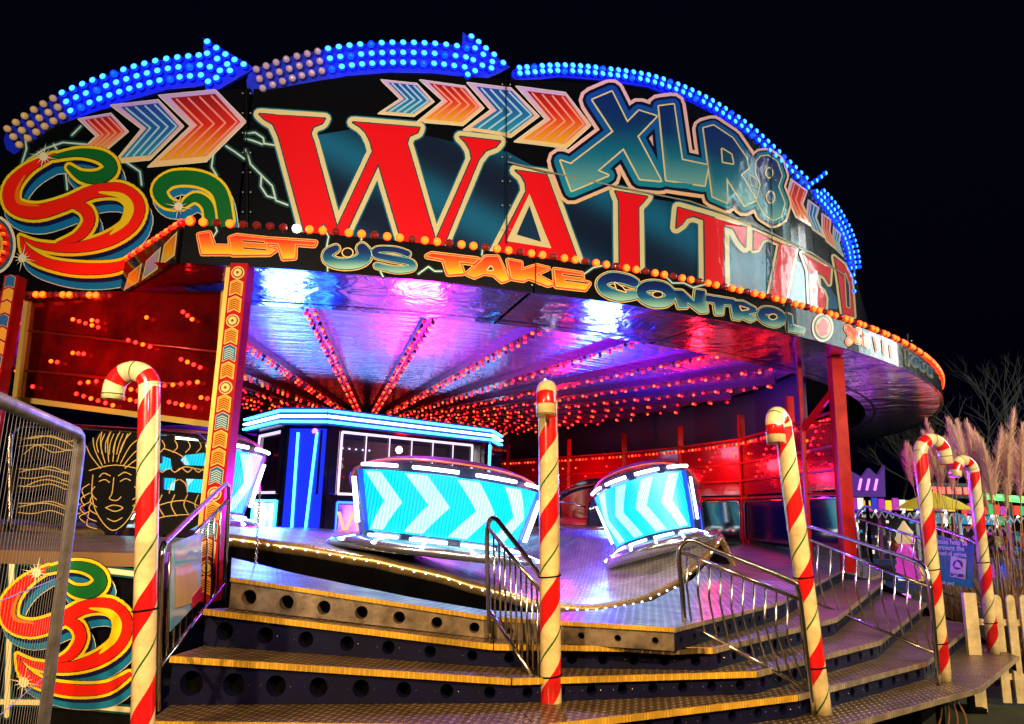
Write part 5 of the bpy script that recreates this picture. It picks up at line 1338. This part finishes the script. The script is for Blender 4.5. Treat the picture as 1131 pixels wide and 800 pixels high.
m=MB(); m.beam((a_.x+.1,y_,0),(a_.x+.1,y_,a_.z),.06,.06); m.beam((b2_.x-.1,y_,0),(b2_.x-.1,y_,b2_.z),.06,.06); m.build('stand',DARK,pk)
# yellow parasol
c=aty(1030,548,22); um=thing('parasol','small yellow parasol between the stalls and the plants','parasol',Vector((c.x,22,0)))
m=MB(); m.lathe([(.0,c.z+.15),(.7,c.z-.15),(1.05,c.z-.38)],(c.x,22,0),8); m.build('canopy',mat('yellow_canvas',(.75,.55,.04),.6,emis=(1,.7,.05),es=.25),um)
m=MB(); m.tube([(c.x,22,0),(c.x,22,c.z+.2)],.03,6); m.build('pole',CHROME,um)
# purple lit tower sign
c=aty(958,538,23); tw=thing('tower_sign','small purple lit zigzag topped sign above the stalls','sign',Vector((c.x,23,0)))
m=MB(); z0=c.z-.3; q=[(-.5,0),(.55,0),(.6,1.0),(.35,.65),(.1,.9),(-.15,.6),(-.5,.8)]; n=len(q)
m.v+=[Vector((c.x+u,23,z0+v)) for u,v in q]+[Vector((c.x+u,23.15,z0+v)) for u,v in q]; m.face(range(n)); m.face(range(2*n-1,n-1,-1))
for i in range(n): j=(i+1)%n; m.face((i,n+i,n+j,j))
m.build('board',emit('lilac_board',(.20,.05,.5),.3),tw); m=MB(); m.tube([(c.x,23.1,0),(c.x,23.1,z0)],.06,6); m.build('pole',DARK,tw)
for k in range(3): m=MB(); m.beam((c.x-.3+.25*k,22.95,z0+.2),(c.x-.2+.25*k,22.95,z0+.55),.05,.05); m.build('lit_bar',emit('magenta_bar',(1,.2,.9),2.5),tw)
# bare winter trees and a dark hedge line
BARK=mat('bare_bark',(.06,.05,.04),.9)
def bare_tree(label,px,y,h,seed,lean=0):
    R_=random.Random(seed); c=aty(px,560,y); c.z=GZ; t=thing('bare_tree',label,'tree',c)
    tr=MB(); cw=MB()
    def grow(p,d,r,l,dep):
        n=3; pts=[p]; dd=d.copy()
        for i in range(n):
            dd=(dd+Vector((R_.uniform(-.14,.14),R_.uniform(-.14,.14),R_.uniform(-.04,.10)))).normalized(); pts.append(pts[-1]+dd*l/n)
        (tr if dep<2 else cw).tube(pts,[r,r*.85,r*.72,r*.6],5 if dep<3 else 3,caps=False)
        if dep<6:
            for k in range(3 if dep<5 else 2):
                nd=(dd+Vector((R_.uniform(-.8,.8),R_.uniform(-.8,.8),R_.uniform(-.15,.6)))).normalized(); grow(pts[-1 if k<2 else 2],nd,r*.55,l*R_.uniform(.62,.85),dep+1)
    grow(c,Vector((lean,0,1)),h*.022,h*.30,0)
    tr.build('trunk',BARK,t); cw.build('crown',BARK,t)
bare_tree('tallest bare winter tree behind the pampas grass',1115,30,9.5,2)
bare_tree('bare winter tree behind the stalls, above the pair of candy canes',1045,33,9.0,5)
bare_tree('smaller bare tree behind the stalls beside the red column',985,36,7.5,9)
hd=MB(); R_=random.Random(4); c=aty(1050,560,40)
for k in range(9000):
    x=R_.uniform(2,32); z=abs(R_.gauss(0,1))*1.7*(.7+.4*math.sin(x*.5)); p=Vector((x,40+R_.uniform(-1,1),z)); a_=R_.uniform(0,6.28); u=Vector((math.cos(a_),.3,math.sin(a_)))*.14; v=Vector((-math.sin(a_),.2,math.cos(a_)))*.09
    hd.quad(p-u-v,p+u-v,p+u+v,p-u+v)
tag(hd.build('hedge',mat('dark_hedge_leaves',(.03,.04,.02),.9)),'long dark hedge line far behind the stalls','hedge')
# cables under the lowest step
c=atz(1060,790,0.0); cb_=thing('cable_coil','loose brown cables hanging below the outer end of the lowest step','cable',c)
for k in range(4):
    p0=atz(1050+3*k,768,.12)+Vector((0,.12,0)); m=MB(); m.tube(cr([tuple(p0),(p0.x+.05*k-.05,p0.y-.02,-.08),(p0.x-.08+.06*k,p0.y,-.25),(p0.x+.02*k,p0.y-.03,GZ+.03),(p0.x+.12,p0.y-.12+.03*k,GZ+.012)],5),.010,6); m.build('cable',mat('brown_cable',(.20,.09,.03),.5),cb_)

# ================================================================== LIGHT
def lamp(name,kind,loc,target,energy,col,size=.3,spot=60,blend=.5):
    L=bpy.data.lights.new(name,kind); L.energy=energy; L.color=col
    if kind=='SPOT': L.spot_size=math.radians(spot); L.spot_blend=blend; L.shadow_soft_size=size
    elif kind=='AREA': L.size=size
    else: L.shadow_soft_size=size
    o=bpy.data.objects.new(name,L); COL.objects.link(o); o.location=loc
    o.rotation_euler=(Vector(target)-Vector(loc)).to_track_quat('-Z','Y').to_euler(); return o
lamp('flood_and_fill_lamp','SPOT',(-3.5,-4,5.5),(-3.5,9.5,6.0),4600,(1,.86,.70),.25,62,.6)
lamp('flood_and_fill_lamp','SPOT',(6.5,-3,5.5),(2.5,11,6.5),4800,(1,.86,.70),.25,60,.6)
lamp('street_and_fill_light','SPOT',(2.5,-1.0,5.5),(.5,5.5,.4),4800,(1,.60,.22),.15,75,.8)
lamp('street_and_fill_light','SPOT',(-4.5,-2.0,4.0),(-2.6,5.5,.9),3000,(1,.64,.28),.15,70,.8)
lamp('street_and_fill_light','SPOT',(9,1,5.0),(5.5,8,.6),2800,(1,.72,.40),.15,70,.8)
lamp('stage_and_fill_lamp','AREA',(-2.0,15.0,1.9),(-1.5,11.0,4.5),620,(.75,.01,1),.8)
lamp('stage_and_fill_lamp','AREA',(-5.0,15.2,2.0),(-3.5,11,4.5),850,(.01,.03,1),.8)
lamp('stage_and_fill_lamp','AREA',(2.2,16.5,2.2),(3.0,12,4.5),650,(.02,.05,1),.8)
lamp('stage_and_fill_lamp','AREA',(6.0,13.5,2.4),(4.5,11,4.4),160,(.55,.01,.9),.5)
lamp('stage_and_fill_lamp','AREA',(-6.5,20.0,2.2),(-5,17,4.5),500,(.9,.01,.5),.8)
lamp('stage_and_fill_lamp','SPOT',(3.4,11.5,4.2),(2.2,9.0,.8),600,(.22,.16,1),.1,60,.8)
lamp('stage_and_fill_lamp','SPOT',(2.6,9.3,4.2),(.9,10.6,.6),1000,(1,.82,.98),.1,70,.7)
lamp('stage_and_fill_lamp','SPOT',(-1.5,9.3,4.2),(-2.2,10.4,1.1),500,(.75,.65,1),.1,80,.7)
lamp('stage_and_fill_lamp','SPOT',(.3,9.6,4.2),(-.8,6.6,.9),500,(.40,.30,1),.1,80,.7)
lamp('stage_and_fill_lamp','POINT',(-3.2,19.6,3.2),(0,0,0),35,(1,.45,.35),.1)
lamp('stage_and_fill_lamp','POINT',(4.6,17.2,2.9),(0,0,0),110,(1,.005,.01),.15)
lamp('stage_and_fill_lamp','POINT',(1.6,22.0,2.9),(0,0,0),160,(1,.005,.02),.15)
lamp('stage_and_fill_lamp','SPOT',(-5.0,6.8,2.6),(-5.4,9.5,3.9),420,(1,.03,.015),.1,50,.9)  # added red fill to make the red panel glow
lamp('stage_and_fill_lamp','SPOT',(8.8,15.5,1.2),(7.6,12.9,4.4),3000,(.55,.03,1),.6,85,.5)  # added violet fill for the far end of the soffit
lamp('flood_and_fill_lamp','SPOT',(15,4,2.5),(8.5,13.5,4.6),3200,(1,.80,.62),.2,50,.6)  # added fill where the floods miss the outer end of the board
lamp('street_and_fill_light','SPOT',(9,14,5.0),(13,30,3),500,(1,.7,.5),.2,80,.6)  # added weak fill to bring out the bare trees
lamp('street_and_fill_light','SPOT',(10.5,3,4.5),(6.4,9.6,1.6),1900,(1,.74,.42),.2,45,.7)  # added warm fill for the pampas grass and the notice
lamp('street_and_fill_light','SPOT',(-1.0,-.5,3.5),(-2.6,2.6,1.3),130,(.95,.80,1),.2,60,.7)  # added fill to brighten the mesh barrier
W_=bpy.data.worlds.new('World'); SC.world=W_; W_.use_nodes=True
N_,L_=W_.node_tree.nodes,W_.node_tree.links; bg=N_['Background']; sk_=N_.new('ShaderNodeTexSky'); sk_.sky_type='NISHITA'; sk_.sun_disc=False; sk_.sun_elevation=math.radians(-4); sk_.sun_rotation=math.radians(200)
mx=N_.new('ShaderNodeMix'); mx.data_type='RGBA'; mx.blend_type='ADD'; mx.inputs[0].default_value=1; L_.new(sk_.outputs[0],mx.inputs[6]); mx.inputs[7].default_value=(.002,.002,.05,1); L_.new(mx.outputs[2],bg.inputs[0]); bg.inputs[1].default_value=.05
moon=bpy.data.lights.new('moon','SUN'); moon.energy=.01; moon.angle=.01; moon.color=(.8,.85,1); mo=bpy.data.objects.new('moon',moon); COL.objects.link(mo); mo.rotation_euler=(.7,0,.6)

# ================================================================== CAMERA, RENDER
cam=bpy.data.cameras.new('camera'); cam.sensor_width=36; cam.lens=F/1131*36; cam.clip_end=500; cam.clip_start=.05
co=bpy.data.objects.new('camera',cam); COL.objects.link(co); SC.camera=co
rx=RT*cR+UP*sR; ux=RT*(-sR)+UP*cR; bz=-FW
M=Matrix(((rx.x,ux.x,bz.x,0),(rx.y,ux.y,bz.y,0),(rx.z,ux.z,bz.z,EYE),(0,0,0,1))); co.matrix_world=M
SC.render.engine='CYCLES'; SC.cycles.use_denoising=True; SC.cycles.denoiser='OPENIMAGEDENOISE'
SC.cycles.max_bounces=7; SC.cycles.diffuse_bounces=2; SC.cycles.glossy_bounces=4; SC.cycles.transmission_bounces=4; SC.cycles.transparent_max_bounces=8
SC.cycles.sample_clamp_indirect=4; SC.cycles.sample_clamp_direct=0; SC.cycles.caustics_reflective=False; SC.cycles.caustics_refractive=False
SC.view_settings.view_transform='Standard'; SC.view_settings.look='None'; SC.view_settings.gamma=1; SC.view_settings.exposure=0.06
